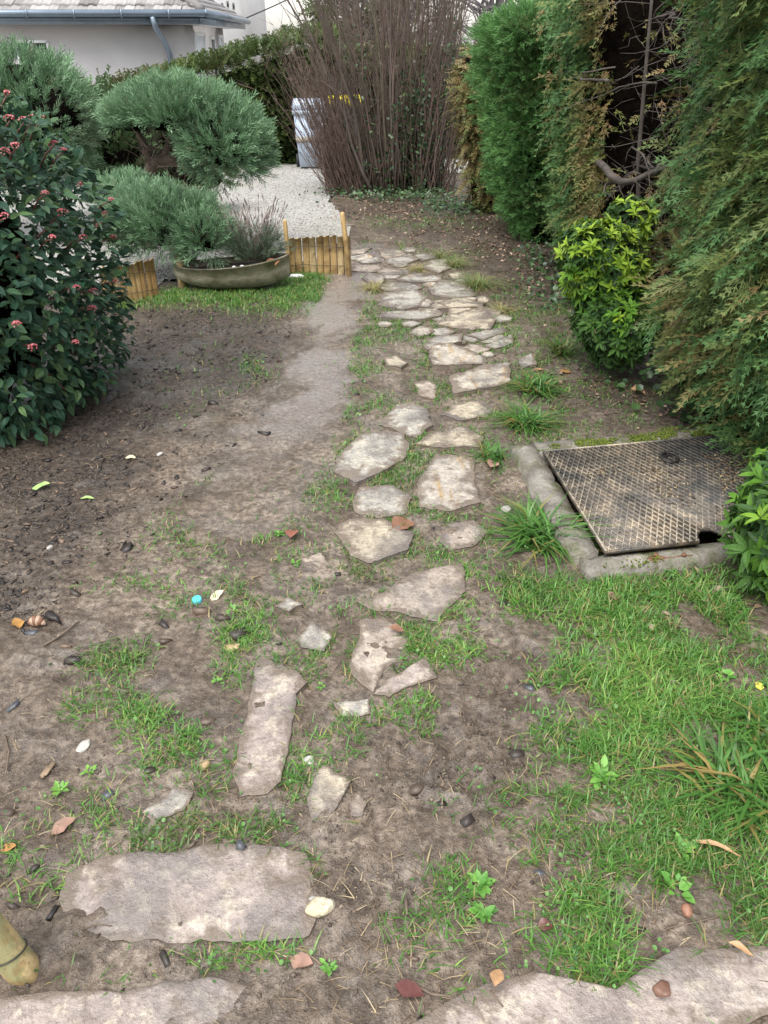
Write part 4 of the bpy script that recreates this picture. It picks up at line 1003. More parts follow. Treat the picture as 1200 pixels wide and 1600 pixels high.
# ---------------------------------------------------------------- junipers
def pads(name, label, ells, n, tm, sc, mat, base, limbs, cat, upb=.45, zmin=-.25, corek=.70, vgrad=.0, group=None):
    t = thing(name, base, label, cat, group); off = np.array(t.location); ch = []; ar = np.array([e[1][0] * e[1][1] for e in ells]); ar = ar / ar.sum()
    for ei, ((c, r, zm), w_) in enumerate(zip(ells, ar)):
        m = int(n * w_); u = unit(R.normal(size=(m * 3, 3))); u = u[u[:, 2] > zm][:m]; m = len(u)
        c = np.array(c); r = np.array(r); cl_ = fbm(u[:, 0] * 5.5 + ei * 5, u[:, 1] * 5.5 + u[:, 2] * 5, ei + 7, 3)
        kk = R.random(m) < np.clip(.86 + 1.9 * cl_, .05, 1); u = u[kk]; cl_ = cl_[kk]; m = len(u)
        lump = 1 + .22 * fbm(u[:, 0] * 2.3 + ei * 5, u[:, 1] * 2.3 + u[:, 2] * 2, ei, 3) + .22 * cl_ + .10 * (R.random(m) < .10)
        dep = np.abs(R.normal(0, .10, m)); pos = c + u * r * (lump - dep)[:, None]; nn = unit(u / r)
        d = unit(nn * .75 + np.array([0, 0, upb]) + R.normal(0, .33, (m, 3)) + np.array([.25, 0, 0]) * np.sign(u[:, :1]) * np.abs(u[:, :1]))
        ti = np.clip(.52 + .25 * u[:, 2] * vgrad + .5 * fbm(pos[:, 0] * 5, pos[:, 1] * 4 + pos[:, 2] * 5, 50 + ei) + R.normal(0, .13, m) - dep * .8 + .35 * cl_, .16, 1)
        ti = np.where(R.random(m) < .02, .05, ti)
        ch += strew(tm, pos, d, R.normal(size=(m, 3)), sc * R.uniform(.6, 1.45, m), ti)
    V, F, T, Q = merge(ch); o = link("foliage", mesh("foliage", V - off, F, T, Q), mat, t); tag(o, kind='stuff')
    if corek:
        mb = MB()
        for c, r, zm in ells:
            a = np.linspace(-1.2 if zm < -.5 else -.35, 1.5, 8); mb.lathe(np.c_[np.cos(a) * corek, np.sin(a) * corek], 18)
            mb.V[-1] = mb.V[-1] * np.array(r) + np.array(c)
        o = part("shade_core", mb, DARKCORE, t, True); tag(o, kind='stuff')  # added dark solids in the pads, standing in for shade behind the foliage
    for nm, p, ra in limbs: part(nm, MB().tube(p, ra, 9), WOOD, t, True)
    return t
Yc = 7.5
E1 = at(285, 190, Yc); E2 = at(350, 228, Yc - .12); E3 = at(216, 195, Yc); k = pxsize(E1)
gb = np.array([at(226, 300, 7.6)[0], 7.6, float(slope(7.6))])
limbs = [("trunk", [gb + [-.05, 0, -.1], gb + [-.03, 0, .12], at(226, 292, 7.6), at(238, 258, 7.58), at(262, 240, 7.55)], [.075, .07, .062, .055, .045]),
         ("limb", [at(240, 256, 7.58), at(225, 225, 7.6), at(212, 200, 7.6)], [.045, .035, .02]),
         ("limb", [at(258, 243, 7.55), at(270, 215, 7.5), at(285, 185, 7.5)], [.045, .035, .02]),
         ("limb", [at(250, 250, 7.55), at(295, 243, 7.5), at(340, 238, 7.45), at(372, 228, 7.4)], [.045, .04, .03, .015]),
         ("limb", [at(262, 252, 7.55), at(300, 262, 7.48), at(345, 262, 7.4)], [.035, .03, .012])]
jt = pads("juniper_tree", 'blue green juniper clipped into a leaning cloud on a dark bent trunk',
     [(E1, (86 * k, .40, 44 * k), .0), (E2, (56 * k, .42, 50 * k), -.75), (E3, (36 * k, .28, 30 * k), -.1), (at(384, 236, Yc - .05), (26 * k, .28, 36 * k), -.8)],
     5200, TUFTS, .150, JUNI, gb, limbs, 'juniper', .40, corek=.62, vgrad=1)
tw = MB()
for q in range(170):
    b0 = at(R.uniform(222, 330), R.uniform(195, 268), Yc + R.uniform(-.25, .2)); dv = unit(R.normal(size=3) + [0, 0, .4]); L = R.uniform(.08, .28)
    tw.tube(b0 + dv * np.linspace(0, 1, 4)[:, None] * L + np.cumsum(R.normal(0, .012, (4, 3)), 0), [.006, .005, .003, .0015], 4)
o = part("dead_twigs", tw, WOOD, jt); tag(o, kind='stuff')
L1 = at(265, 352, 6.35); L2 = at(215, 345, 6.45); L3 = at(322, 370, 6.2); k = pxsize(L1)
b2 = np.array([L1[0], 6.5, float(slope(6.5))])
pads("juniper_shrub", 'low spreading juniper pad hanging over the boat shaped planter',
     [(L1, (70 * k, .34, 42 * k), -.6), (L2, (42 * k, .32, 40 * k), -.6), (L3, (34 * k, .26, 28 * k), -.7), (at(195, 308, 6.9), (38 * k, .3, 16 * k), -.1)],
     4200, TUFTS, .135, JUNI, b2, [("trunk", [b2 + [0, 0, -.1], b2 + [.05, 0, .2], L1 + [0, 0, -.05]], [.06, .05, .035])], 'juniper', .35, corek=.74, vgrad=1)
B1 = at(38, 150, 8.2); B2 = at(88, 185, 8.0); B3 = at(-40, 180, 8.2); k = pxsize(B1)
b3 = np.array([B1[0], 8.3, float(slope(8.3))])
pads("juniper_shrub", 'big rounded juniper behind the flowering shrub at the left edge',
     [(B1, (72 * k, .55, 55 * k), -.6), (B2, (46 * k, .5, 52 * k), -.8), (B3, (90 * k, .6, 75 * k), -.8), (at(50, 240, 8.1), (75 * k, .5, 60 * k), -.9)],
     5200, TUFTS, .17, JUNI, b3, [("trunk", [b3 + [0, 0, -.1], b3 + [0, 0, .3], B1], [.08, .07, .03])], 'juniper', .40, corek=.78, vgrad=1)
C1 = at(165, 215, 9.4); C2 = at(195, 262, 9.2); k = pxsize(C1); b4 = np.array([C1[0], 9.4, float(slope(9.4))])
PALE = foliage("pale_shrub_foliage", [(0, (.10, .09, .05)), (.3, (.045, .075, .03)), (.6, (.075, .13, .05)), (1, (.15, .22, .10))], .5, .35, transl=.15)
pads("background_shrub", 'mid green loose shrub between the two junipers', [(C1, (60 * k, .45, 62 * k), -.8), (C2, (46 * k, .4, 45 * k), -.9)], 1700, SPR_POOR, .17, PALE, b4,
     [("stem", [b4 + [0, 0, -.1], C1], [.03, .015])], 'shrub', .1, corek=.8)
D1 = at(275, 285, 9.6); k = pxsize(D1); b5 = np.array([D1[0], 9.6, float(slope(9.6))])
pads("background_shrub", 'dark low shrub under the leaning juniper beside the gravel', [(D1, (48 * k, .35, 34 * k), -.8), (at(320, 275, 9.9), (40 * k, .3, 26 * k), -.8)], 900, SPR_POOR, .14, DARKHEDGE, b5,
     [("stem", [b5 + [0, 0, -.1], D1], [.03, .015])], 'shrub', .2, corek=.75)

# ---------------------------------------------------------------- flowering shrub with glossy leaves (left)
def leaf_tmpl(wd, fold, curl, n=6, tipp=1.0):             # ovate leaf along +Y with a midrib fold
    t = np.linspace(0, 1, n); hw = wd * np.sin(np.pi * t ** .78) ** .85; hw[0] = .012; hw[-1] = 0.004
    V = []; U = []
    for ti, h in zip(t, hw):
        z = -curl * ti ** 2
        V += [[-h, ti, z + fold * h], [0, ti, z], [h, ti, z + fold * h]]; U += [[0, ti], [.5, ti], [1, ti]]
    F = []
    for q in range(n - 1):
        a = q * 3; F += [[a, a + 1, a + 4, a + 3], [a + 1, a + 2, a + 5, a + 4]]
    return np.array(V), np.array(F), np.array(U)
def leaf_mat(name, c0, c1, c2, rib, rough=.28):
    n = N(name); t = n.attr('tint'); uv = n.n('TexCoord').outputs['UV']; sx = n.n('SeparateXYZ'); n.l(uv, sx.inputs[0])
    ax = n.math('ABSOLUTE', n.math('SUBTRACT', sx.outputs[0], .5))
    vein = n.math('SINE', n.math('MULTIPLY', n.math('SUBTRACT', sx.outputs[1], n.math('MULTIPLY', ax, .5)), 48))
    ribm = n.rng(ax, .0, .06, 1, 0)
    col = n.ramp(t, [(0, c0), (.5, c1), (1, c2)])
    col = n.mix(n.math('MULTIPLY', ribm, .55), col, rib)
    h = n.math('ADD', n.math('MULTIPLY', vein, .3), n.math('MULTIPLY', ribm, -1.0))
    rg = n.rng(n.noise(n.pos(), 22, 3), .35, .65, rough, rough + .18)
    return n.fin(col, rg, n.bump(h, .0035, .8), .42, transl=.10)
VIBL = leaf_mat("glossy_evergreen_leaf", (.016, .050, .030), (.034, .095, .052), (.10, .18, .06), (.08, .14, .07), .27)
BUD = foliage("pink_bud", [(0, (.42, .07, .09)), (.6, (.60, .17, .18)), (1, (.74, .40, .38))], .5, .4, transl=.1)
REDST = simple("red_brown_stem", (.10, .032, .026), (.17, .060, .045), 20, .5, .001, 60)
vc = np.array([-2.19, 3.74, .62]); vr = np.array([.82, .74, .88]); VP = 3.2
def sq(u): return (np.abs(u) ** VP).sum(-1) ** (-1 / VP)
vb = np.array([vc[0], vc[1], float(G(vc[0], vc[1]))])
vib = thing("flowering_shrub", vb, 'dark glossy evergreen shrub with pink flower clusters at the left edge', 'shrub')
mb = MB().lathe([(.001, -.7), (.5, -.5), (.64, 0), (.5, .42), (.001, .64)], 18); mb.V[-1] = mb.V[-1] * vr + vc
o = part("shade_core", mb, DARKCORE, vib, True); tag(o, kind='stuff')  # added dark solid for the shaded inside of the shrub
m = 13500
u = unit(R.normal(size=(m, 3))); lay = R.random(m)
tocam = unit(np.array([0, 0, CAM_H]) - vc)
u = u[(u[:, 2] > -.8) & ((u @ tocam) > -.5)]; m = len(u); lay = lay[:m]
lump = sq(u) * (1 + .20 * fbm(u[:, 0] * 2.6, u[:, 1] * 2.6 + u[:, 2] * 2.6, 3, 3))
pos = vc + u * vr * (lump * (1.0 - .34 * lay ** 1.4))[:, None]; nn = unit(u / vr)
pos[:, 2] = np.maximum(pos[:, 2], .06)
d = unit(nn * .75 + np.array([0, 0, -.22]) + R.normal(0, .48, (m, 3))); upv = unit(nn * .55 + np.array([0, 0, .8]) + R.normal(0, .38, (m, 3)))
rot = frames(d, upv); sc = R.uniform(.038, .072, m); tint = np.clip(.42 + R.normal(0, .26, m) + .2 * (lay < .1), 0, 1)
tint[R.random(m) < .012] = 1
LT = [leaf_tmpl(R.uniform(.24, .30), f, c) for f, c in ((.35, .18), (.2, .28), (.5, .12), (.3, -.05))]
LM = []
for V, F, U in LT:
    for tt in (.15, .4, .65): LM.append(mesh("leaf", V, F, tint=np.full(len(V), tt), tip=np.zeros(len(V)), uv=U, smooth=True))
fac = (u @ tocam) - lay * .9 + .3 * R.random(m)
best = np.argsort(-fac)[:300]; isb = np.zeros(m, bool); isb[best] = True
for b in best: put(LM[int(R.integers(len(LM)))], "leaf", VIBL, vib, pos[b] - vb, rot[b], sc[b])
def leaf_stuff(name, LT, pos, rot, sc, tint, mat, parent):
    Vs, Fs, Ts, Us, nn_ = [], [], [], [], 0; q = R.integers(0, len(LT), len(pos)); off = np.array(parent.location)
    for k, (V, F, U) in enumerate(LT):
        mk = q == k
        if not mk.any(): continue
        v, f, t, _ = scatter(V, F, pos[mk], rot[mk], sc[mk], tint[mk])
        Vs.append(v); Fs.append(f[0] + nn_); Ts.append(t); Us.append(np.tile(U, (mk.sum(), 1))); nn_ += len(v)
    o = link(name, mesh(name, np.concatenate(Vs) - off, np.concatenate(Fs), tint=np.concatenate(Ts), uv=np.concatenate(Us), smooth=True), mat, parent)
    return tag(o, kind='stuff')
leaf_stuff("foliage", LT, pos[~isb], rot[~isb], sc[~isb], tint[~isb], VIBL, vib)
for q in range(26):
    uu = unit(R.normal(size=3) + [0, 0, .5]); e = vc + uu * vr * sq(uu) * .84; p0 = vb + np.array([R.normal(0, .08), R.normal(0, .08), -.02])
    t = np.linspace(0, 1, 6)[:, None]
    part("stem", MB().tube(p0 * (1 - t) + e * t + np.array([0, 0, .18]) * np.sin(t * 3.14), np.linspace(.014, .004, 6), 6), REDST, vib)
FLW = [(67, 141), (49, 188), (80, 229), (67, 304), (94, 334), (150, 353), (125, 372), (169, 314), (161, 336), (114, 449), (141, 454), (139, 481), (24, 505), (49, 541), (114, 533), (3, 340), (5, 240), (195, 391), (19, 124), (22, 232), (34, 192), (95, 238), (12, 190), (78, 372), (118, 290), (30, 128), (172, 372), (176, 440), (60, 190), (8, 150)]
octa = (octV, octF)
def vib_hit(px, py):
    dr = ray(px, py); o = np.array([0, 0, CAM_H]); ts = np.linspace(2.4, 5.2, 400); pp = o + dr * (ts / dr[1])[:, None]
    f = (np.abs((pp - vc) / vr) ** VP).sum(-1); k = int(np.argmax(f < 1)) if (f < 1).any() else int(np.argmin(f))
    return pp[k] if f[k] < 1.12 else None
for px, py in FLW:
    h = vib_hit(px, py)
    if h is None: continue
    nn1 = unit((h - vc) / vr); h = h + nn1 * .015
    rr = R.uniform(.012, .021); m2 = 34; uu = unit(R.normal(size=(m2, 3)) + [0, 0, 1.1]); pp = h + uu * rr * np.array([1.15, 1.15, .7])
    ch = scatter(octV * np.array([1, 1, 1.4]), octF, pp, randrot(m2), R.uniform(.0028, .0052, m2), np.clip(R.random(m2) ** 1.2, 0, 1))
    fo = link("flower_cluster", mesh("flower_cluster", ch[0] - vb, ch[1], ch[2], ch[3], smooth=True), BUD, vib)
    base = h - nn1 * .10 - np.array([0, 0, .03])
    part("flower_stalk", MB().tube([base, (base + h) / 2 + [0, 0, .01], h - [0, 0, .008]], [.0045, .0035, .0028], 5), REDST, fo)

# ---------------------------------------------------------------- yellow green leafy shrubs (right)
def whorl(rng, nleaf=7, wd=.17):
    Vs, Fs, Us, k0 = [], [], [], 0
    for k in range(nleaf):
        V, F, U = leaf_tmpl(wd * rng.uniform(.85, 1.15), .3, .22, 5); a = k * 2.399 + rng.normal(0, .2); el = math.radians(rng.uniform(8, 48))
        dd = np.array([math.cos(a) * math.cos(el), math.sin(el), math.sin(a) * math.cos(el)]); r_ = frames(dd[None], np.array([[0, 1.0, 0]]) + .01)[0]
        V = (V * rng.uniform(.75, 1.1)) @ r_.T; V += dd * .05
        Vs.append(V); Fs.append(F + k0); Us.append(U); k0 += len(V)
    return np.concatenate(Vs), np.concatenate(Fs), np.concatenate(Us)
WH = [whorl(np.random.default_rng(200 + k), int(6 + k % 3)) for k in range(5)]
CHO = leaf_mat("yellow_green_leaf", (.022, .062, .018), (.11, .26, .022), (.31, .46, .035), (.22, .36, .07), .33)
def leafy(label, ells, n, lsz, tfn, base, cat, npart=200, grp=None):
    t = thing("leafy_shrub", base, label, cat, grp); P_, N_ = [], []
    for c, r in ells:
        mm = int(n * r[0] * r[2] / sum(e[1][0] * e[1][2] for e in ells)); uu = unit(R.normal(size=(mm, 3)))
        c = np.array(c); r = np.array(r); tc = unit(np.array([0, 0, CAM_H]) - c); uu = uu[(uu @ tc) > -.45]
        l_ = R.random(len(uu)); lp = 1 + .22 * fbm(uu[:, 0] * 2.6, uu[:, 2] * 2.6 + uu[:, 1], 6, 3)
        P_.append(c + uu * r * (lp * (1 - .35 * l_ ** 1.6))[:, None]); N_.append(np.c_[unit(uu / r), l_, uu @ tc])
    P_ = np.concatenate(P_); N_ = np.concatenate(N_); P_[:, 2] = np.maximum(P_[:, 2], .05); mm = len(P_)
    d = unit(N_[:, :3] + np.array([0, 0, .45]) + R.normal(0, .3, (mm, 3))); rot = frames(d, R.normal(size=(mm, 3))); sc = lsz * R.uniform(.75, 1.25, mm); tint = np.clip(tfn(P_, N_[:, 3]), 0, 1)
    best = np.argsort(-(N_[:, 4] - N_[:, 3] * .8))[:npart]; ib = np.zeros(mm, bool); ib[best] = True; cache = {}
    for b in best:
        key = (int(R.integers(len(WH))), round(float(tint[b]) * 6) / 6)
        if key not in cache:
            V, F, U = WH[key[0]]; cache[key] = mesh("leaf_whorl", V, F, tint=np.full(len(V), key[1]), uv=U, smooth=True)
        put(cache[key], "leaf_whorl", CHO, t, P_[b] - np.array(base), rot[b], sc[b])
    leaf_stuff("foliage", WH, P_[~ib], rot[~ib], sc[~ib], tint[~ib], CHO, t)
    for q in range(12):
        c, r = ells[q % len(ells)]; e = np.array(c) + unit(R.normal(size=3) + [0, 0, .6]) * np.array(r) * .7; tt = np.linspace(0, 1, 5)[:, None]
        part("stem", MB().tube(np.array(base) * (1 - tt) + e * tt, np.linspace(.012, .004, 5), 6), WOOD, t)
    return t
c1 = at(945, 425, 4.35); c2 = at(965, 505, 4.2); c3 = at(915, 400, 4.3); k = pxsize(c1)
bs = (c1[0] + .05, 4.4, float(slope(4.4)))
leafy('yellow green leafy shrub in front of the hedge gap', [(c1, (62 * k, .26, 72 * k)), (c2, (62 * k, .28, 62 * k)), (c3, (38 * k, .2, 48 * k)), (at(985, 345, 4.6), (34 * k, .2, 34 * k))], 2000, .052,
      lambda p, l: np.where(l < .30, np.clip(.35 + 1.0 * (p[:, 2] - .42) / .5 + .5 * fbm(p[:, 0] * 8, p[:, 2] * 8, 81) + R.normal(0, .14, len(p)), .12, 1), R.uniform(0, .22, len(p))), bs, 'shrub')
c4 = at(1198, 830, 2.15); c5 = at(1230, 775, 2.3); k = pxsize(c4)
leafy('green leafy shrub at the right edge over the front of the hatch', [(c4, (48 * k, .15, 62 * k)), (c5, (55 * k, .18, 80 * k)), (at(1230, 880, 2.1), (60 * k, .15, 60 * k))], 420, .062,
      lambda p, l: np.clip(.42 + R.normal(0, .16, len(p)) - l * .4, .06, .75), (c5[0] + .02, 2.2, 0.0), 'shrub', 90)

# ---------------------------------------------------------------- bare multi stemmed bush with ivy
HST = [simple("bare_stem_bark", (.060, .046, .038), (.135, .105, .085), 9, .7, .004, 60, .35, stretch=(1, 1, .3)), simple("reddish_stem_bark", (.064, .044, .036), (.14, .10, .08), 9, .65, .003, 60, .35, stretch=(1, 1, .3)), simple("mossy_stem_bark", (.055, .055, .028), (.13, .11, .07), 5, .8, .004, 50, .3)]
hb0 = P(620, 296); hzl = thing("bare_bush", (hb0[0], hb0[1], hb0[2]), 'tall bare many stemmed bush with ivy at its foot', 'bush')
tw = MB(); tips = []; IV = []
for q in range(190):
    uu = R.random(); px0 = 572 + 122 * uu; yy = hb0[1] + R.uniform(-.55, .55) + (uu - .5) * .3
    b0 = np.array([at(px0, 295, yy)[0], yy, float(slope(yy)) - .05]); spread = (uu - .52); H_ = R.uniform(2.6, 3.8)
    out_ = np.array([spread * 1.75 * R.uniform(.4, 1.2) - (.35 if uu < .22 else 0), R.normal(0, .35), 0]) + np.array([R.normal(0, .18), 0, 0])
    if uu > .75: out_[0] = min(out_[0], .25)
    t = np.linspace(0, 1, 9); w1, w2 = R.normal(0, .10, 2)
    p = b0 + np.c_[out_[0] * t ** 1.25 + w1 * np.sin(t * 5), out_[1] * t + w2 * np.sin(t * 4 + 1), H_ * t - .10 * t ** 3 * abs(out_[0])] + np.cumsum(R.normal(0, .018, (9, 3)), 0) * np.array([1, 1, .3])
    thick = R.random() < .20; r0 = R.uniform(.013, .026) if thick else R.uniform(.004, .011)
    part("stem", MB().tube(p, r0 * (1 - .72 * t), 7), HST[int(R.choice(3, p=[.5, .3, .2]))], hzl, True)
    for s in range(int(R.integers(20, 34))):
        f = R.uniform(.05, .97); e = p[0] + (p[-1] - p[0]) * 0 + np.array([np.interp(f, t, p[:, a]) for a in range(3)])
        dv = unit(np.array([R.normal(0, .6) + spread * .8, R.normal(0, .6), R.uniform(.1, 1.3)])); L = R.uniform(.10, .6)
        tt = np.linspace(0, 1, 4)[:, None]
        tw.tube(e + dv * tt * L + np.array([0, 0, .06]) * tt ** 2 + np.cumsum(R.normal(0, .012, (4, 3)), 0), np.linspace(.0048, .0014, 4), 3)
    if (uu > .55 and R.random() < .5) or R.random() < .12:
        f = R.random(60) * R.uniform(.25, .62); IV.append(np.c_[np.interp(f, t, p[:, 0]), np.interp(f, t, p[:, 1]), np.interp(f, t, p[:, 2])] + R.normal(0, .035, (60, 3)))
for q in range(240):                                      # finer shoots rising through the middle
    yy = hb0[1] + R.uniform(-.6, .5); b0 = np.array([R.uniform(-.6, .95), yy, float(slope(yy)) - .03]); dv = unit(np.array([R.normal(.0, .16) + .25 * (b0[0] - .2), R.normal(0, .15), 1])); L = R.uniform(.8, 2.6)
    tt = np.linspace(0, 1, 7)[:, None]; p = b0 + dv * tt * L + np.cumsum(R.normal(0, .025, (7, 3)), 0); tw.tube(p, np.linspace(.006, .0016, 7), 4)
    for s in range(6):
        e = p[R.integers(1, 7)]; d2 = unit(dv + R.normal(0, .8, 3)); tw.tube(e + d2 * np.linspace(0, 1, 3)[:, None] * R.uniform(.1, .4), [.003, .002, .001], 3)
for q in range(260):                                      # low suckers fanning out on the drive side
    b0 = np.array([R.uniform(-.75, -.25), hb0[1] + R.uniform(-.6, .4), float(slope(hb0[1])) - .03]); dv = unit(np.array([R.uniform(-.75, -.05), R.normal(0, .35), R.uniform(.8, 2.0)])); L = R.uniform(.5, 2.0)
    tt = np.linspace(0, 1, 6)[:, None]; p = b0 + dv * tt * L + np.array([-.1, 0, .12]) * tt ** 2 + np.cumsum(R.normal(0, .02, (6, 3)), 0)
    tw.tube(p, np.linspace(.006, .0016, 6), 4)
    for s in range(5):
        e = p[R.integers(1, 6)]; d2 = unit(dv + R.normal(0, .6, 3)); tw.tube(e + d2 * np.linspace(0, 1, 3)[:, None] * R.uniform(.1, .35), [.003, .002, .001], 3)
o = part("twigs", tw, simple("fine_red_brown_twig", (.080, .050, .040), (.17, .115, .09), 9, .6, 0), hzl); tag(o, kind='stuff')
IVY = foliage("dark_ivy_leaf", [(0, (.018, .040, .016)), (.6, (.038, .080, .028)), (1, (.08, .14, .05))], .35, .45, transl=.1)
iv = np.concatenate(IV); mm = len(iv); dd = unit(R.normal(size=(mm, 3)) + [0, -1.0, -.2])
V, F, T, Q = merge([scatter(rndV, rndF, iv, frames(dd, R.normal(size=(mm, 3))), R.uniform(.03, .055, mm), R.random(mm))])
o = link("climbing_ivy", mesh("climbing_ivy", V - np.array(hzl.location), F, T, Q), IVY, hzl); tag(o, kind='stuff')
IVG = [(610, 308, 80, 9), (665, 310, 70, 10), (705, 330, 40, 12), (870, 470, 40, 25), (1150, 660, 120, 22), (1000, 600, 60, 16), (860, 420, 40, 20)]
mm = 26000; yy = R.uniform(2.6, 12.5, mm); xx = R.uniform(-1.2, 2.6, mm); kk = R.random(mm) < np.clip(blobs(IVG, xx, yy) * 1.2 * (fbm(xx * 4, yy * 4, 93) + .65), 0, 1); kk &= ~inpoly(xx, yy, MHOUT)
xx, yy = xx[kk], yy[kk]; mm = len(xx); az = R.uniform(0, 6.28, mm); el = R.uniform(-.1, .7, mm)
stuff("ivy_ground_cover", [scatter(rndV, rndF, np.stack([xx, yy, G(xx, yy) + R.uniform(.01, .10, mm)], -1), frames(np.stack([np.cos(az) * np.cos(el), np.sin(az) * np.cos(el), np.sin(el)], -1), np.array([[0, -.4, 1.0]]) + R.normal(0, .35, (mm, 3))), R.uniform(.025, .05, mm), R.random(mm))], IVY)
# fallen leaves under the hedge and the bush
LIT = foliage("fallen_leaf_litter", [(0, (.055, .035, .025)), (.4, (.14, .085, .055)), (.75, (.26, .175, .12)), (1, (.40, .31, .23))], .55, .35, transl=.05)
LITA = [(610, 325, 90, 12), (560, 318, 40, 9), (700, 345, 110, 26), (640, 330, 110, 14), (800, 400, 70, 40), (850, 450, 60, 40), (1000, 600, 130, 40), (1130, 650, 120, 30), (1100, 930, 120, 50), (560, 330, 50, 12)]
mm = 26000; yy = R.uniform(1.6, 12.0, mm); xx = R.uniform(-.9, 2.4, mm); kk = R.random(mm) < np.clip(blobs(LITA, xx, yy) * .7 * (fbm(xx * 3, yy * 3, 97) + .6), 0, 1); kk &= ~inpoly(xx, yy, MHOUT) & ~on_stone(xx, yy)
xx, yy = xx[kk], yy[kk]; mm = len(xx); az = R.uniform(0, 6.28, mm)
stuff("leaf_litter", [scatter(rndV * np.array([.8, 1, 1.8]), rndF, np.stack([xx, yy, G(xx, yy) + .008], -1), frames(np.stack([np.cos(az), np.sin(az), R.normal(0, .3, mm)], -1), np.array([[0, 0, 1.0]]) + R.normal(0, .35, (mm, 3))), R.uniform(.012, .034, mm), R.random(mm))], LIT)

# ---------------------------------------------------------------- low split wood borders, planter, lavender
SPLIT = []
for q, (a, b) in enumerate((((.34, .215, .085), (.52, .36, .165)), ((.22, .125, .05), (.40, .25, .10)), ((.40, .29, .14), (.58, .45, .25)))):
    n = N("split_wood_%s" % ('honey', 'brown', 'pale')[q]); v = n.coord(scale=(1, 1, .07)); f = n.noise(v, 90, 5, .6); f2 = n.noise(n.coord(), 14, 4)
    col = n.mix(n.rng(f2, .50, .64, 0, .6), n.ramp(f, [(.3, a), (.65, b)]), (.13, .075, .035))
    SPLIT.append(n.fin(col, .45, n.bump(f, .004, .8), .4))
WIRE = simple("dark_wire", (.05, .045, .04), (.09, .08, .07), 10, .5, 0, metal=.6)
def border(label, pts, hts, stakes, wirez):
    c = np.array(pts).mean(0); t = thing("wood_border", (c[0], c[1], float(slope(c[1]))), label, 'garden border', 'low split wood borders by the drive')
    for q, (p, nx_) in enumerate(zip(pts[:-1], pts[1:])):
        p, nx_ = np.array(p), np.array(nx_); m_ = (p + nx_) / 2; wd = np.linalg.norm(nx_ - p); ang = math.atan2(nx_[1] - p[1], nx_[0] - p[0]); z0 = float(slope(m_[1])); h = hts[q]
        a = np.linspace(0, math.pi, 6); prof = np.c_[np.cos(a) * wd * .495, -np.sin(a) * wd * R.uniform(.22, .34)]
        V = []
        for zz, kx in ((-.06, 1), (h * .5, R.uniform(.985, 1.0)), (h, R.uniform(.965, 1.0))):
            pr = prof * kx; tl = R.normal(0, .006) * (zz > h * .9)
            V += [[x, y, z0 + zz + tl * x / wd + (.006 if zz == h else 0) * math.sin(x * 90)] for x, y in pr]
        V = np.array(V); k6 = 6; i = np.arange(2)[:, None] * k6; j = np.arange(5)[None]
        F = np.stack([i + j, i + k6 + j, i + k6 + j + 1, i + j + 1], -1).reshape(-1, 4)
        Fb = np.array([[0, 5, 11, 6], [6, 11, 17, 12]]); cap = (np.arange(6) + 12)[None]
        ca, sa = math.cos(ang), math.sin(ang); V[:, :2] = V[:, :2] @ np.array([[ca, sa], [-sa, ca]]) + m_ + R.normal(0, .003, 2)
        part("slat", MB().add(V, [F, Fb, cap]), SPLIT[int(R.choice(3, p=[.5, .25, .25]))], t)
    for wz in wirez:
        pp = [[p[0], p[1] - .024, float(slope(p[1])) + wz + R.normal(0, .003)] for p in pts]
        part("wire", MB().tube(pp, .0022, 5), WIRE, t)
    for (sx, sy, hh, lx, r) in stakes:
        z0 = float(slope(sy)); part("stake", MB().tube([[sx, sy, z0 - .1], [sx + lx * .5, sy, z0 + hh * .5], [sx + lx, sy, z0 + hh - .015], [sx + lx, sy, z0 + hh]], [r, r, r * .95, r * .6], 8), SPLIT[0], t, True)
f0 = P(452, 428); f1 = P(549, 429)
fp = [(f0[0] + (f1[0] - f0[0]) * s, f0[1] + (f1[1] - f0[1]) * s + .05 * math.sin(s * 3.1) ) for s in np.linspace(0, 1, 10)]
kf = pxsize(f0)
fh = [.288, .284, .29, .288, .295, .30, .303, .302, .306]
border('honey coloured split wood border with two stakes beside the path', fp, fh, [(f0[0] + .01, f0[1] - .035, .44, -.015, .018), (f1[0] - .01, f1[1] - .035, .50, -.05, .021)], (.07, .22))
g0 = P(165, 478); g1 = P(250, 462)
gp = [(g0[0] + (g1[0] - g0[0]) * s, g0[1] + (g1[1] - g0[1]) * s + .02 * math.sin(s * 5)) for s in np.linspace(0, 1, 11)]
border('weathered split wood border half hidden behind the flowering shrub', gp, [.27 + R.normal(0, .008) for _ in range(10)], [], (.06, .20))
q = P(287, 450); tag(link("wooden_post", MB().tube([[q[0], q[1], q[2] - .08], [q[0] - .01, q[1], q[2] + .24], [q[0] - .01, q[1], q[2] + .25]], [.035, .034, .025], 9).mesh("wooden_post", smooth=True), SPLIT[2]), 'short round wooden post left of the boat shaped planter', 'post')
mm = 46; pp = np.array([q[0] + .09, q[1] - .02, q[2] + .10]) + R.normal(0, 1, (mm, 3)) * [.05, .03, .07]; pp[:, 2] = np.maximum(pp[:, 2], q[2] + .02)
V, F, T, Q = scatter(rndV, rndF, pp, frames(unit(R.normal(size=(mm, 3)) + [0, -1, -.3]), R.normal(size=(mm, 3))), R.uniform(.02, .038, mm), R.random(mm)); off = np.array([q[0] + .09, q[1], q[2]])
ivp = thing("ivy_plant", off, 'small ivy trailing between the short post and the planter', 'ivy'); o = link("foliage", mesh("foliage", V - off, F, T, Q), IVY, ivp); tag(o, kind='stuff')
part("stem", MB().tube([off + [0, 0, -.02], off + [.0, -.01, .1], off + [-.02, -.02, .2]], .004, 5), WOOD, ivp)

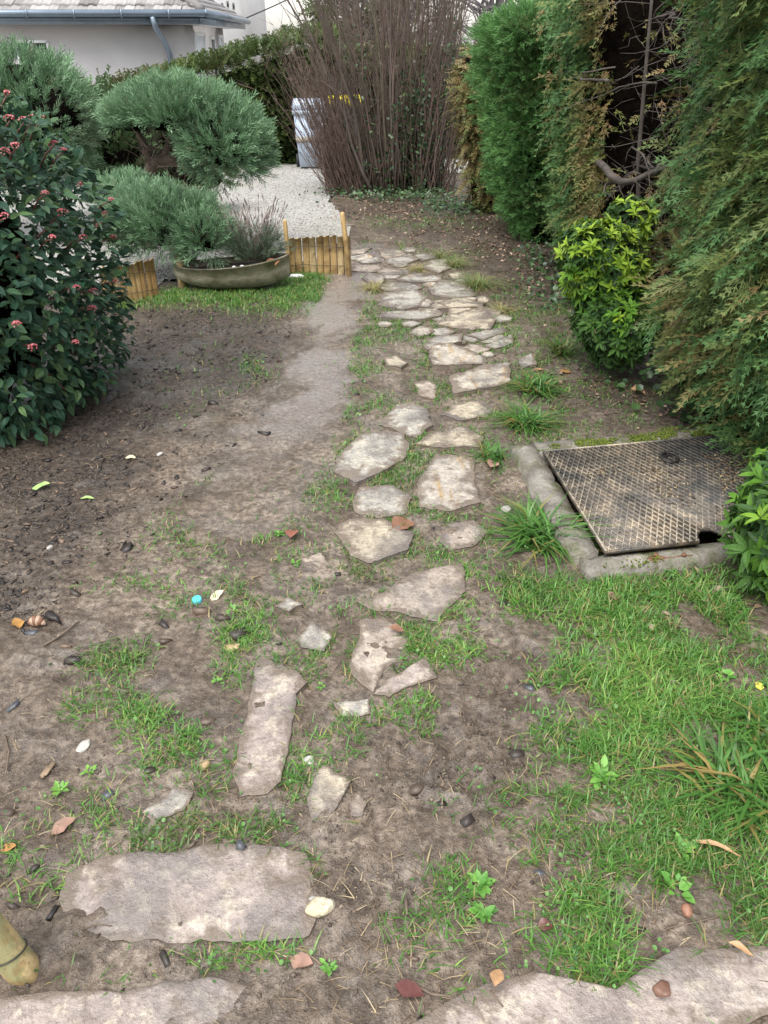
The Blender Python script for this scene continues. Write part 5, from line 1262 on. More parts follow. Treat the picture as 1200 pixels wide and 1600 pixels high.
PLS = N("mossy_cast_stone"); v_ = PLS.pos(); f_ = PLS.noise(v_, 9, 6, .65); f2_ = PLS.noise(v_, 60, 4)
c_ = PLS.ramp(f_, [(.3, (.13, .115, .075)), (.5, (.27, .245, .18)), (.7, (.40, .37, .29))]); c_ = PLS.mix(PLS.rng(PLS.noise(v_, 5, 4), .5, .66, 0, .6), c_, (.09, .10, .035))
PLS = PLS.fin(c_, .7, PLS.bump(f2_, .005), .35)
pL = at(270, 418, 6.05); pR = at(452, 402, 6.05); pc = (pL + pR) / 2; hl = np.linalg.norm(pR[:2] - pL[:2]) / 2; gz = float(slope(6.05))
boat = thing("boat_planter", (pc[0], 6.05, gz), 'mossy boat shaped stone planter on the grass beside the border', 'planter')
def boat_shell(sc_, zoff):
    ts = np.linspace(-1, 1, 25); A = np.linspace(0, math.pi, 11); V = []
    for t in ts:
        w_ = .20 * max(1 - abs(t) ** 2.3, 0) ** .65 * sc_ + .004; zr = (pc[2] - gz) + (pR[2] - pL[2]) / 2 * t + .022 * t * t; keel = .012 + .09 * abs(t) ** 3.2
        keel = min(keel, zr - .02)
        V.append(np.c_[np.full(11, t * hl * (1 if sc_ == 1 else .955)), -np.cos(A) * w_, np.maximum(zr - (zr - keel) * np.sin(A) ** .75 * (1 if sc_ == 1 else .82), keel) + zoff])
    V = np.concatenate(V); i = np.arange(24)[:, None] * 11; j = np.arange(10)[None]
    return V, np.stack([i + j, i + j + 11, i + j + 12, i + j + 1], -1).reshape(-1, 4)
Vo, Fo = boat_shell(1, 0); Vi, Fi = boat_shell(.86, .002)
nV = len(Vo); edge = []
for q in range(24):
    for e in (0, 10):
        a, b = q * 11 + e, (q + 1) * 11 + e; edge.append([a, b, b + nV, a + nV])
bm_ = MB().add(np.concatenate([Vo, Vi]), [Fo, Fi + nV, np.array(edge)])
o = link("bowl", bm_.mesh("bowl", smooth=True), PLS, boat)
so = MB().add(np.array([[math.cos(a) * hl * .86, math.sin(a) * .13, (pc[2] - gz) - .035 + (pR[2] - pL[2]) / 2 * math.cos(a) * .86] for a in np.linspace(0, 2 * math.pi, 24, endpoint=False)]), np.arange(24)[None])
link("soil", so.mesh("soil"), simple("potting_soil", (.03, .022, .017), (.07, .05, .04), 30, .8, .01, 90), boat)
peb = simple("white_pebble", (.62, .62, .60), (.74, .74, .72), 12, .5, .001, 60)
for pl_, (ox, oy, r) in zip(('second white pebble from the left on the planter soil', 'middle one of the five white pebbles in the planter', 'white pebble just right of the middle of the planter row', 'leftmost of the white pebbles on the planter soil', 'rightmost white pebble in the planter beside the terracotta shard'), ((.10, -.09, .018), (.16, -.10, .018), (.22, -.085, .02), (.04, -.10, .016), (.28, -.08, .018))):
    s = MB().lathe([(0.001, -.6 * r), (r * .8, -.3 * r), (r, 0), (r * .7, .4 * r), (.001, .6 * r)], 10, (pc[0] + ox, 6.05 + oy, pc[2] - .012 + .04 * ox))
    tag(link("pebble", s.mesh("pebble", smooth=True), peb), pl_, 'pebble', 'white pebbles in the planter')
TERR = simple("terracotta", (.30, .125, .06), (.42, .20, .10), 10, .7, .002, 60)
sh_ = at(432, 408, 6.0); mb = MB(); a = np.linspace(-.9, .9, 8)
V = [[x, math.sin(b) * .05 - .02, math.cos(b) * .05 - .03] for x in (-.06, .05) for b in a] + [[x, math.sin(b) * .04 - .02, math.cos(b) * .04 - .03] for x in (-.06, .05) for b in a]
F = []
for q in range(7): F += [[q, q + 1, q + 9, q + 8], [q + 16, q + 24, q + 25, q + 17], [q, q + 16, q + 17, q + 1], [q + 8, q + 9, q + 25, q + 24]]
F += [[0, 8, 24, 16], [7, 23, 31, 15]]
V = np.array(V) @ frames(np.array([[.5, .6, .2]]), np.array([[0, 0, 1.0]]))[0].T
o = tag(link("pot_shard", MB().add(V, np.array(F)).mesh("pot_shard", smooth=True), TERR), 'curved orange terracotta shard lying in the right end of the planter', 'pot shard'); o.location = sh_
LAV = foliage("grey_green_lavender", [(0, (.08, .08, .055)), (.25, (.075, .105, .065)), (.7, (.125, .185, .115)), (1, (.20, .26, .17))], .6, .3, transl=.12)
LAVS = foliage("dry_lavender_stalk", [(0, (.12, .085, .075)), (1, (.27, .22, .20))], .7, .3, transl=0)
lb = at(400, 408, 6.05); lav = thing("lavender", lb, 'grey green lavender with dry flower stalks in the boat planter', 'lavender'); mm = 950
aa = R.uniform(0, 6.28, mm); dd = unit(np.c_[np.cos(aa) * 1.15, np.sin(aa) * .6, R.uniform(.25, 1.6, mm)]); L = R.uniform(.03, .30, mm)
V, F, T, Q = merge(strew(TUFTS, lb + [-.03, .04, -.02] + dd * L[:, None], unit(dd + [0, 0, .35] + R.normal(0, .25, (mm, 3))), R.normal(size=(mm, 3)), .075, R.random(mm)))
o = link("foliage", mesh("foliage", V - lb, F, T, Q), LAV, lav); tag(o, kind='stuff')
mb = MB()
for q in range(80):
    a = R.uniform(0, 6.28); dv = unit(np.array([math.cos(a) * .75 , math.sin(a) * .5, R.uniform(.9, 1.8)])); L = R.uniform(.26, .46); b0 = lb + np.array([R.normal(0, .06), .04 + R.normal(0, .03), 0])
    p = b0 + dv * np.linspace(0, 1, 4)[:, None] * L + np.cumsum(R.normal(0, .006, (4, 3)), 0); mb.tube(p, [.0022, .002, .0018, .0016], 3, R.random())
    mb.tube([p[-1], p[-1] + dv * .02, p[-1] + dv * .042], [.002, .0045, .0015], 4, R.random())
o = part("flower_stalks", mb, LAVS, lav); tag(o, kind='stuff')
q = P(468, 432); s = MB().lathe([(0.001, -.02), (.05, -.015), (.06, .005), (.04, .022), (.001, .026)], 12, (0, 0, 0)); s.V[-1] = s.V[-1] * [1.2, .6, .8]
o = tag(link("white_stone", s.mesh("white_stone", smooth=True), peb), 'flat white stone at the foot of the honey coloured border', 'stone'); o.location = (q[0] - .02, q[1] - .07, q[2] + .015)

# ---------------------------------------------------------------- iron hatch in its concrete kerb
CON = N("mossy_concrete"); v_ = CON.pos(); f_ = CON.noise(v_, 9, 6, .65); f2_ = CON.noise(v_, 80, 5); mo = CON.noise(v_, 6, 5, .7, .6)
c_ = CON.ramp(f_, [(.3, (.10, .088, .072)), (.5, (.20, .18, .155)), (.72, (.31, .29, .25))])
c_ = CON.mix(CON.rng(f2_, .32, .5, .5, 0), c_, (.09, .075, .06)); c_ = CON.mix(CON.rng(mo, .48, .62, 0, .8), c_, (.075, .085, .028))
CON = CON.fin(c_, CON.rng(f_, .3, .7, .35, .7), CON.bump(f2_, .006), .4)
MOSS = foliage("moss", [(0, (.055, .075, .014)), (.5, (.11, .15, .022)), (1, (.20, .24, .04))], .8, .2, transl=.1)
def q4(u0, v0, u1, v1): return [tuple(mh(u0, v0)), tuple(mh(u1, v0)), tuple(mh(u1, v1)), tuple(mh(u0, v1))]
hc = mh(MUL / 2, MVL / 2); hatch = thing("hatch", (hc[0], hc[1], 0.0), 'rusty lattice iron hatch set in a mossy concrete kerb', 'hatch')
def kerb(u0, v0, u1, v1, z1, sd):                         # a worn concrete strip with an uneven top
    nu, nv = max(2, int((u1 - u0) / .03)), max(2, int((v1 - v0) / .03)); uu, vv = np.meshgrid(np.linspace(u0, u1, nu), np.linspace(v0, v1, nv))
    ed = np.minimum(np.minimum(uu - u0, u1 - uu), np.minimum(vv - v0, v1 - vv)); j_ = .011 * fbm(uu * 16, vv * 16, sd, 4)
    xy = MH0 + (uu + j_)[..., None] * MU + (vv + .008 * fbm(uu * 16, vv * 16, sd + 4))[..., None] * MV; z = z1 + .005 * fbm(uu * 11, vv * 11, sd + 1, 4) - .012 * (ed < .004) - .012 * np.clip(fbm(uu * 20, vv * 20, sd + 9) - .25, 0, 1) * 3
    V = np.concatenate([np.c_[xy.reshape(-1, 2), z.ravel()], np.c_[xy.reshape(-1, 2), np.full(nu * nv, -.34)]]); i = np.arange(nv - 1)[:, None] * nu; j = np.arange(nu - 1)[None]
    F = [np.stack([i + j, i + j + nu, i + j + nu + 1, i + j + 1], -1).reshape(-1, 4)]; n0 = nu * nv
    ring = [k for k in range(nu)] + [nu - 1 + k * nu for k in range(1, nv)] + [n0 - 1 - k for k in range(1, nu)] + [(nv - 1 - k) * nu for k in range(1, nv - 1)]
    F.append(np.array([[a, b, b + n0, a + n0] for a, b in zip(ring, ring[1:] + ring[:1])]))
    return MB().add(V, F)
part("kerb", kerb(-.118, -.12, -.006, MVL * .96, .058, 3), CON, hatch, label='grey concrete kerb along the left side')
part("kerb", kerb(-.004, -.13, MUL + .1, -.006, .058, 13), CON, hatch, label='mossy concrete kerb along the back')
part("kerb", kerb(-.08, MVL - .032, MUL * .5, MVL + .07, .043, 23), CON, hatch, label='low mossy concrete kerb along the front')
part("kerb", kerb(MUL + .004, .0, MUL + .1, MVL, .055, 33), CON, hatch)
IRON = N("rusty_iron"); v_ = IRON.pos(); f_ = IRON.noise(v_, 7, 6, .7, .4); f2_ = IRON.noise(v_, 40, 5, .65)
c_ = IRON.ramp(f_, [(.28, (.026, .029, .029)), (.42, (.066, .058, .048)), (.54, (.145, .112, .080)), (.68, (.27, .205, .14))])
sx_ = IRON.n('SeparateXYZ'); IRON.l(v_, sx_.inputs[0]); right_dark_ = IRON.math('ADD', sx_.outputs[0], IRON.math('MULTIPLY', IRON.noise(v_, 5, 5, .65), .5)); c_ = IRON.mix(IRON.rng(right_dark_, 1.48, 1.70, 0, .7), c_, (.026, .033, .037)); c_ = IRON.mix(IRON.rng(f2_, .38, .55, .6, 0), c_, (.030, .030, .030)); IRON = IRON.fin(c_, IRON.rng(f2_, .3, .7, .30, .6), IRON.bump(f2_, .004), .5, .25)  # plate colour turns darker and bluer towards the right, with a noisy edge
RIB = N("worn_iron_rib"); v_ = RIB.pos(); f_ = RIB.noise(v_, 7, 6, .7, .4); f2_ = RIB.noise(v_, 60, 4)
c_ = RIB.ramp(f_, [(.30, (.05, .052, .052)), (.44, (.15, .135, .115)), (.55, (.33, .28, .215)), (.70, (.50, .40, .26))]); sx_ = RIB.n('SeparateXYZ'); RIB.l(v_, sx_.inputs[0]); right_dark_ = RIB.math('ADD', sx_.outputs[0], RIB.math('MULTIPLY', RIB.noise(v_, 5, 5, .65), .5)); c_ = RIB.mix(RIB.rng(right_dark_, 1.48, 1.70, 0, .7), c_, (.035, .045, .050)); c_ = RIB.mix(RIB.rng(f2_, .36, .52, .7, 0), c_, (.07, .06, .05)); RIB = RIB.fin(c_, .45, None, .5, .1)  # ribs darken towards the right along with the plate
zt_, zb_ = .066, .054
nu = [(.365, MVL), (.378, MVL - .04), (.405, MVL - .07), (.445, MVL - .068), (.475, MVL - .03), (.482, MVL)]
outl = [(0, 0), (MUL, 0), (MUL, MVL)] + nu[::-1] + [(0, MVL)]
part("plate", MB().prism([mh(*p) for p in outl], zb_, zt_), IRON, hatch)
rib = MB(); th_ = math.radians(26)
def clip_seg(p, dv, poly):                                # pieces of an endless line that lie on the plate
    ts = []
    for a, b in zip(poly, poly[1:] + poly[:1]):
        ex, ey = b[0] - a[0], b[1] - a[1]; den = dv[0] * ey - dv[1] * ex
        if abs(den) < 1e-9: continue
        t = ((a[0] - p[0]) * ey - (a[1] - p[1]) * ex) / den; s = ((a[0] - p[0]) * dv[1] - (a[1] - p[1]) * dv[0]) / den
        if 0 <= s < 1: ts.append(t)
    ts.sort(); return list(zip(ts[::2], ts[1::2]))
for sg in (-1, 1):
    dv = (math.sin(th_) * sg, math.cos(th_)); nv_ = (dv[1], -dv[0]); hgt = .0045 if sg > 0 else .0042
    for kk in np.arange(-.7, 1.7, .0235):
        p = (nv_[0] * kk, nv_[1] * kk)
        for a, b in clip_seg(p, dv, outl):
            if b - a < .02: continue
            A = mh(p[0] + dv[0] * (a + .004), p[1] + dv[1] * (a + .004)); B = mh(p[0] + dv[0] * (b - .004), p[1] + dv[1] * (b - .004))
            rib.bar((*A, zt_ + hgt / 2), (*B, zt_ + hgt / 2), .0048, hgt)
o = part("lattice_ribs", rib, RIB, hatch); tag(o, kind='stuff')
fr = MB()
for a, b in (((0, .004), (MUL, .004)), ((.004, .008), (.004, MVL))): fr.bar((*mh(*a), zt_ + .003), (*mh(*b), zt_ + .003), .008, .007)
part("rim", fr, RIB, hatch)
rp = P(1046, 718, .07); a = np.linspace(0, 2 * math.pi, 21); rr_ = .036
part("ring_handle", MB().tube(np.c_[rp[0] + rr_ * np.cos(a), rp[1] + rr_ * np.sin(a), np.full(21, .078) + .006 * np.sin(a)], .0065, 8).tube([[rp[0], rp[1] + rr_ - .012, .064], [rp[0], rp[1] + rr_, .088], [rp[0], rp[1] + rr_ + .012, .064]], .006, 8), simple("black_iron", (.02, .02, .02), (.04, .036, .034), 20, .5, .001, 80, .5, .6), hatch, True)
hp = mh(.24, MVL + .03); RUST = simple("brown_rust", (.10, .045, .025), (.20, .09, .05), 20, .8, .003, 60)
hg = part("hinge", MB().box((hp[0], hp[1], .035), (.17, .022, .008), math.atan2(MU[1], MU[0])), RUST, hatch)
for s in (-.05, .05): part("bolt", MB().tube([[hp[0] + s, hp[1], .04], [hp[0] + s, hp[1], .048]], .008, 8), RUST, hg)
mm = 9000; uu = R.uniform(-.02, MUL * .75, mm); vv = np.where(R.random(mm) < .86, R.uniform(-.13, -.01, mm), R.uniform(MVL + .005, MVL + .08, mm)); kk = R.random(mm) < np.clip(-.05 + 2.6 * fbm(uu * 7, vv * 16, 88) + .5 * (np.abs(uu - .42) < .25) - (vv > 0) * .05 - .6 * (vv < -.09), 0, .8); uu, vv = uu[kk], vv[kk]; mm = len(uu)
xy = MH0 + uu[:, None] * MU + vv[:, None] * MV
o = stuff("moss", [scatter(octV, octF, np.c_[xy, np.where(vv < 0, .060, .038) + R.uniform(0, .006, mm)], randrot(mm), R.uniform(.002, .006, mm), R.random(mm))], MOSS, smooth=True)
dm = 9000; uu = R.uniform(.05, MUL, dm); vv = R.uniform(.15, MVL - .02, dm); kk = R.random(dm) < np.clip(-.05 + .9 * (uu - .5) + 1.6 * fbm(uu * 6, vv * 6, 89), 0, 1); uu, vv = uu[kk], vv[kk]; xy = MH0 + uu[:, None] * MU + vv[:, None] * MV
stuff("hatch_debris", [scatter(octV * np.array([1.8, .8, .6]), octF, np.c_[xy, np.full(len(uu), zt_ + .005)], frames(np.c_[R.normal(size=(len(uu), 2)), np.zeros(len(uu))], np.array([[0, 0, 1.0]]) + R.normal(0, .2, (len(uu), 3))), R.uniform(.002, .006, len(uu)), R.random(len(uu)) ** 2)], STRAW)
# thuja sprig lying over the hatch
sp = P(1160, 722, .08); sprig = thing("conifer_sprig", sp, 'drooping brown green thuja sprig over the far right of the hatch', 'sprig')
mm = 34; aa = R.uniform(0, 6.28, mm); d = unit(np.c_[R.normal(-.45, .5, mm), R.normal(-.3, .5, mm), R.uniform(-.35, .6, mm)])
V, F, T, Q = merge(strew(SPR_RICH, sp + np.array([.05, .03, .08]) + R.normal(0, .045, (mm, 3)) * [1.2, 1, .6], d, np.array([[0, 0, 1.0]]) + R.normal(0, .5, (mm, 3)), .11, np.where(R.random(mm) < .5, .28, .5)))
V[:, 2] = np.maximum(V[:, 2], .07)
o = link("foliage", mesh("foliage", V - sp, F, T, Q), THUJA, sprig); tag(o, kind='stuff')
part("twig", MB().tube([sp + [.2, .08, .16], sp + [.08, .04, .10], sp + [-.06, -.03, .03]], [.005, .004, .002], 5), WOOD, sprig)

# ---------------------------------------------------------------- round wooden post in the near left corner
BAM = N("pale_round_wood"); v_ = BAM.pos(); f_ = BAM.noise(BAM.coord(scale=(1, 1, .08)), 60, 5, .6); f2_ = BAM.noise(v_, 16, 5, .65, .4)
c_ = BAM.ramp(f_, [(.3, (.40, .29, .13)), (.7, (.60, .46, .24))]); c_ = BAM.mix(BAM.rng(f2_, .46, .56, 0, .75), c_, (.27, .28, .14)); c_ = BAM.mix(BAM.rng(BAM.noise(v_, 120, 4), .55, .7, 0, .6), c_, (.20, .13, .06)); c_ = BAM.mix(BAM.rng(BAM.noise(v_, 9, 3), .58, .68, 0, .6), c_, (.26, .14, .05))
BAM = BAM.fin(c_, .5, BAM.bump(f_, .003), .4)
b0 = P(34, 1512); pt = thing("wooden_post", (b0[0], b0[1], 0.0), 'pale round wooden post leaning out at the near left corner', 'post'); ax_ = unit(np.array([-.27, .03, 1.0]))
part("pole", MB().tube([b0 - ax_ * .08, b0, b0 + ax_ * .2, b0 + ax_ * .42, b0 + ax_ * .44], [.0325, .033, .0325, .032, .025], 18), BAM, pt, True)
xx_ = unit(np.cross(ax_, [0, 1, 0])); yy_ = np.cross(ax_, xx_); a = np.linspace(0, 2 * math.pi, 25)[:, None]
part("wire_loop", MB().tube(b0 + ax_ * .055 + .0348 * (np.cos(a) * xx_ + np.sin(a) * yy_) + ax_ * .012 * np.sin(a), .0020, 6), WIRE, pt)

# ---------------------------------------------------------------- grass tufts that stand alone
def place(o, p):
    o.location = [float(a) for a in p]; return o
def tuft_obj(name, label, cat, px, py, n, L, wd, lean, tint, mat, grp, spread=.03, curl=.5):
    p = Gp(px, py); a = R.uniform(0, 6.28, n); r_ = spread * np.sqrt(R.random(n))
    x = p[0] + r_ * np.cos(a); y = p[1] + r_ * np.sin(a); V, F, T, Q = blades(x, y, np.full(n, p[2] - .005), L * R.uniform(.55, 1.15, n), wd * R.uniform(.7, 1.2, n), np.abs(R.normal(lean, .28, n)).clip(.05, 1.4), np.clip(np.where(R.random(n) < .12, R.uniform(0, .14, n), tint + R.normal(0, .15, n)), 0, 1), curl)
    V[:, 2] = np.maximum(V[:, 2], p[2] + .002)
    return tag(place(link(name, mesh(name, V - p, F, T, Q), mat), p), label, cat, grp), p
LIR = foliage("broad_grass_blade", [(0, (.30, .21, .08)), (.12, (.17, .17, .045)), (.3, (.040, .10, .022)), (.65, (.065, .165, .032)), (1, (.12, .25, .05))], .38, .45, transl=.2)
TG = 'clumps of broad bladed grass'
for args in (('large broad grass clump against the left front corner of the hatch', 848, 840, 300, .21, .0105, .95, .68, .085), ('broad grass clump beside the upper left corner of the hatch', 770, 715, 110, .13, .008, .85, .62, .05), ('dense grass clump right of the pale flagstone', 820, 662, 230, .17, .009, .95, .64, .075), ('grass clump beside the rust layered step stone', 835, 610, 190, .18, .009, .9, .56, .075), ('dark grass clump at the foot of the yellow green shrub', 880, 552, 110, .17, .009, .8, .42, .06), ('tall coarse grass clump at the right edge of the lawn', 1165, 1235, 150, .21, .012, .85, .6, .10), ('loose grass clump spilling in at the far right of the lawn', 1195, 1150, 80, .16, .010, .8, .62, .06)):
    o, p = tuft_obj("grass_clump", args[0], 'grass clump', args[1], args[2], *args[3:8], LIR, TG, args[8])
FEA = foliage("feathery_grass_blade", [(0, (.34, .26, .11)), (.3, (.28, .25, .10)), (.6, (.13, .19, .06)), (1, (.17, .25, .09))], .5, .3, transl=.2)
for args in (('feathery grass tuft nearest the hedge beside the far flagstones', 745, 448, 260, .24, .0042, .7, .62, .07), ('feathery grass tuft just beyond the other one on the right', 712, 418, 160, .22, .0042, .65, .6, .05), ('thin feathery grass tuft farthest up the right of the path', 688, 402, 90, .18, .0042, .6, .55, .04), ('straw coloured grass tuft left of the far flagstones', 584, 452, 150, .20, .0042, .85, .30, .05), ('flattened straw tuft lying among the far flagstones', 652, 422, 110, .20, .0042, 1.2, .28, .05), ('yellowed low tuft at the right edge of the far flagstones', 785, 488, 110, .15, .0042, .8, .4, .05)):
    o, p = tuft_obj("grass_tuft", args[0], 'grass tuft', args[1], args[2], *args[3:8], FEA, 'feathery tufts along the far path', args[8], .75)

# ---------------------------------------------------------------- small weeds
WEED = foliage("weed_leaf", [(0, (.045, .13, .025)), (.5, (.095, .25, .045)), (1, (.20, .40, .07))], .45, .4, transl=.2)
def rosette(rng, nl, wd):
    Vs, Fs, Us, k0 = [], [], [], 0
    for k in range(nl):
        V, F, U = leaf_tmpl(wd, .25, .15, 5); a = k * 2.399 + rng.normal(0, .3); el = math.radians(rng.uniform(5, 50)); s = rng.uniform(.4, 1.1)
        dd = np.array([math.cos(a) * math.cos(el), math.sin(a) * math.cos(el), math.sin(el)]); V = (V * s) @ frames(dd[None], np.array([[0, 0, 1.0]]))[0].T + dd * rng.uniform(0, .7) + rng.normal(0, .10, 3) * [1, 1, 0]
        Vs.append(V); Fs.append(F + k0); Us.append(U); k0 += len(V)
    return np.concatenate(Vs), np.concatenate(Fs), np.concatenate(Us)
for label, px, py, sz, nl, wd, tt in (('bright weed rosette left of the long narrow flagstone', 340, 1070, .034, 12, .30, .75), ('bright leafy weed on the mud left of the wood splinter', 95, 1235, .040, 18, .28, .8), ('small bright weed beside the wood splinter', 140, 1208, .030, 14, .28, .8), ('round leaved rosette below the pale holed stone', 514, 1516, .030, 16, .32, .6), ('tall patch of round leaved weed at the left of the lawn', 748, 1385, .050, 30, .30, .62), ('lower patch of round leaved weed at the left of the lawn', 755, 1430, .042, 24, .30, .6), ('weed seedling beside the red fallen leaf', 435, 835, .040, 20, .26, .7), ('weed seedlings below the red fallen leaf', 462, 882, .038, 14, .28, .75), ('weed seedling right of the blue bottle cap', 365, 958, .036, 16, .26, .7), ('pale weed between the long flagstone and the forked one', 502, 1078, .026, 9, .30, .7), ('pale leafy weed at the back of the lawn under the hatch', 1040, 892, .05, 22, .30, .45), ('low leafy weed in the lawn right of the brown leaf', 1020, 935, .05, 18, .30, .4), ('broad leaved weed in the lawn near the terracotta pebble', 1055, 1395, .055, 12, .36, .62), ('bright weed patch where the lawn meets the bare mud', 940, 1218, .060, 28, .28, .7), ('bright leafy weed in the lawn beside the long straw', 1065, 1330, .052, 22, .32, .72), ('heart leaved weed in the lawn by the yellow leaf', 1130, 1060, .055, 12, .40, .66), ('dark crinkled weed beside the dark curled leaf', 1030, 1110, .045, 16, .24, .25)):
    p = Gp(px, py); V, F, U = rosette(R, nl, wd); V = V * sz * .52; V[:, 2] = np.maximum(V[:, 2], .004)
    o = tag(link("weed", mesh("weed", V, F, tint=np.clip(tt + np.repeat(R.normal(0, .14, nl), len(V) // nl), 0, 1), uv=U, smooth=True), WEED), label, 'weed', 'weeds growing in the bare mud and lawn'); o.location = p + [0, 0, .004]

# ---------------------------------------------------------------- fallen leaves, stones, bark and litter one by one
def surf(px, py):
    p = P(px, py); z = float(G(p[0], p[1]))
    for po, (mk, lab, top, pl) in zip(STONE_POLYS, STONES):
        if inpoly(p[0], p[1], [tuple(a) for a in po]): z = max(z, float(slope(p[1])) + top + .006)
    return np.array([p[0], p[1], z])
def flat_col(nm, c, rough=.5, var=.25, spec=.4, transl=.08): return simple(nm, tuple(v * (1 - var) for v in c), tuple(min(1, v * (1 + var)) for v in c), 40, rough, .001, 90, spec, transl=transl)
LEAFC = {'red': flat_col("red_brown_dead_leaf", (.26, .095, .065)), 'brown': flat_col("brown_dead_leaf", (.20, .10, .06)), 'orange': flat_col("orange_dead_leaf", (.36, .19, .06)), 'cream': flat_col("cream_dead_leaf", (.62, .55, .36)), 'green': flat_col("pale_green_leaf", (.33, .48, .17)), 'pink': flat_col("pink_brown_leaf", (.30, .18, .135)), 'olive': flat_col("olive_wet_leaf", (.12, .105, .03), .25), 'tan': flat_col("tan_dead_leaf", (.42, .25, .13)), 'dark': flat_col("dark_wet_leaf", (.10, .05, .045), .3), 'yellow': flat_col("yellow_leaf", (.60, .52, .08)), 'dred': flat_col("dark_red_wet_leaf", (.13, .05, .045), .25)}
LEAVES = [('red', 457, 838, 24, 'red brown folded dead leaf on the mud above the bright weeds', 1.5, .34), ('brown', 630, 823, 34, 'large brown dead leaf lying on the ochre flagstone', .6, .42), ('orange', 28, 976, 28, 'orange yellow dead leaf beside the striped shell', 2.2, .26), ('cream', 339, 932, 22, 'cream coloured dead leaf right of the blue bottle cap', .9, .26), ('green', 66, 766, 24, 'pale green fallen leaf on the dark mulch', .1, .30), ('green', 137, 781, 18, 'narrow yellow green fallen leaf on the mud', 0., .2), ('pink', 472, 1505, 32, 'pinkish lobed dead leaf above the round leaved rosette', -.3, .32), ('dred', 640, 1554, 38, 'dark red wet leaf pressed on the near right slab', -.2, .30), ('tan', 775, 1543, 26, 'tan dead leaf at the edge of the near right slab', 1.2, .34), ('olive', 910, 1535, 36, 'olive wet leaf lying on the near right slab', 2.1, .24), ('pink', 960, 938, 22, 'pink brown dead leaf at the back of the lawn', .2, .36), ('dark', 1062, 1078, 40, 'dark curled leaf sunk in the lawn', -.5, .22), ('orange', 884, 582, 16, 'orange dead leaf by the grass clump under the leafy shrub', .3, .34), ('tan', 843, 583, 14, 'tan dead leaf left of the orange one by the step stone', .2, .24), ('tan', 996, 618, 20, 'orange brown dead leaf on the soil below the hedge', -.5, .36), ('pink', 1082, 628, 22, 'pale brown dead leaf under the big thuja', .6, .36), ('pink', 100, 1292, 34, 'pale crumpled leaf left of the leafy weed', .9, .28), ('orange', 14, 1325, 22, 'small orange leaf at the left edge', 0, .3), ('yellow', 1186, 1072, 16, 'small yellow leaf at the right edge of the lawn', 1.4, .3), ('tan', 1120, 1330, 60, 'long straw coloured dead blade lying on the lawn', -.35, .06), ('tan', 1152, 1497, 30, 'tan dead leaf at the lawn edge above the near right slab', -.6, .16), ('dred', 852, 1452, 20, 'short dark red bark flake on the mud beside the lawn', .1, .42), ('cream', 205, 718, 14, 'pale leaf scrap on the trodden mud', .1, .3), ('brown', 620, 992, 20, 'brown dead leaf on the forked pink flagstone', -.4, .3), ('pink', 770, 730, 22, 'red brown dead leaf beside the striped flagstone', 1.1, .34), ('tan', 1140, 1195, 50, 'bent straw coloured dead blade in the coarse grass', -.6, .07)]
for ck, px, py, sz, label, rz, wd in LEAVES:
    p = surf(px, py); L = sz * pxsize(p) * 1.25; V, F, U = leaf_tmpl(wd, R.uniform(.25, .7), R.uniform(-.2, .25), 7)
    V[:, 0] *= 1 + .10 * np.sin(V[:, 1] * 23); V[:, 2] += .08 * np.sin(V[:, 1] * 5 + R.random() * 6) * np.abs(V[:, 0]) / wd; V[:, 1] -= .5; V[:, 2] -= V[:, 2].min()
    lf = thing("dead_leaf" if ck != 'green' else "fallen_leaf", p + [0, 0, .004], label, 'leaf', 'single fallen leaves'); lf.rotation_euler = (R.normal(0, .08), R.normal(0, .08), rz - 1.57)
    link("blade", mesh("blade", V * L, F, uv=U, smooth=True), LEAFC[ck], lf); link("stalk", MB().tube(np.array([[0, -.5, .02], [.02, -.62, .04], [.05, -.75, .03]]) * L, .018 * L, 4).mesh("stalk"), LEAFC['brown'], lf)
def rock(seed, flat=.6, k=3, npl=11, dmin=.62):
    V = unit(np.random.default_rng(seed).normal(size=(60, 3))); import bmesh
    bm = bmesh.new(); rg = np.random.default_rng(seed)
    bmesh.ops.create_icosphere(bm, subdivisions=k, radius=1); V = np.array([v.co[:] for v in bm.verts]); F = np.array([[v.index for v in f.verts] for f in bm.faces]); bm.free()
    pl = unit(rg.normal(size=(npl, 3))); dd = rg.uniform(dmin, .92, npl); s = np.min(np.where(V @ pl.T > .05, dd / np.maximum(V @ pl.T, .05), 9), axis=1); V = V * np.minimum(s, 1)[:, None]
    V = V * (1 + .10 * fbm(V[:, 0] * 3 + seed, V[:, 1] * 3 + V[:, 2] * 2, 3)[:, None]); return V * np.array([1, rg.uniform(.65, .9), flat]), F
STC = {'pale': stone_mat("pale_ochre_stone", (.42, .34, .20), (.55, .47, .32), (.66, .60, .46), .5), 'ochre': flat_col("ochre_pebble", (.38, .27, .15), transl=0), 'terra': flat_col("terracotta_pebble", (.26, .13, .085), transl=0), 'brownst': flat_col("brown_pebble", (.16, .085, .06), .3, transl=0), 'white': flat_col("white_fragment", (.40, .385, .35), transl=0), 'peach': flat_col("peach_pebble", (.40, .28, .20), transl=0), 'dark': BARK, 'grey': flat_col("grey_pebble", (.30, .28, .25), transl=0), 'slate': simple("dark_slate_chip", (.045, .048, .055), (.10, .105, .115), 14, .35, .002, 60, .5)}
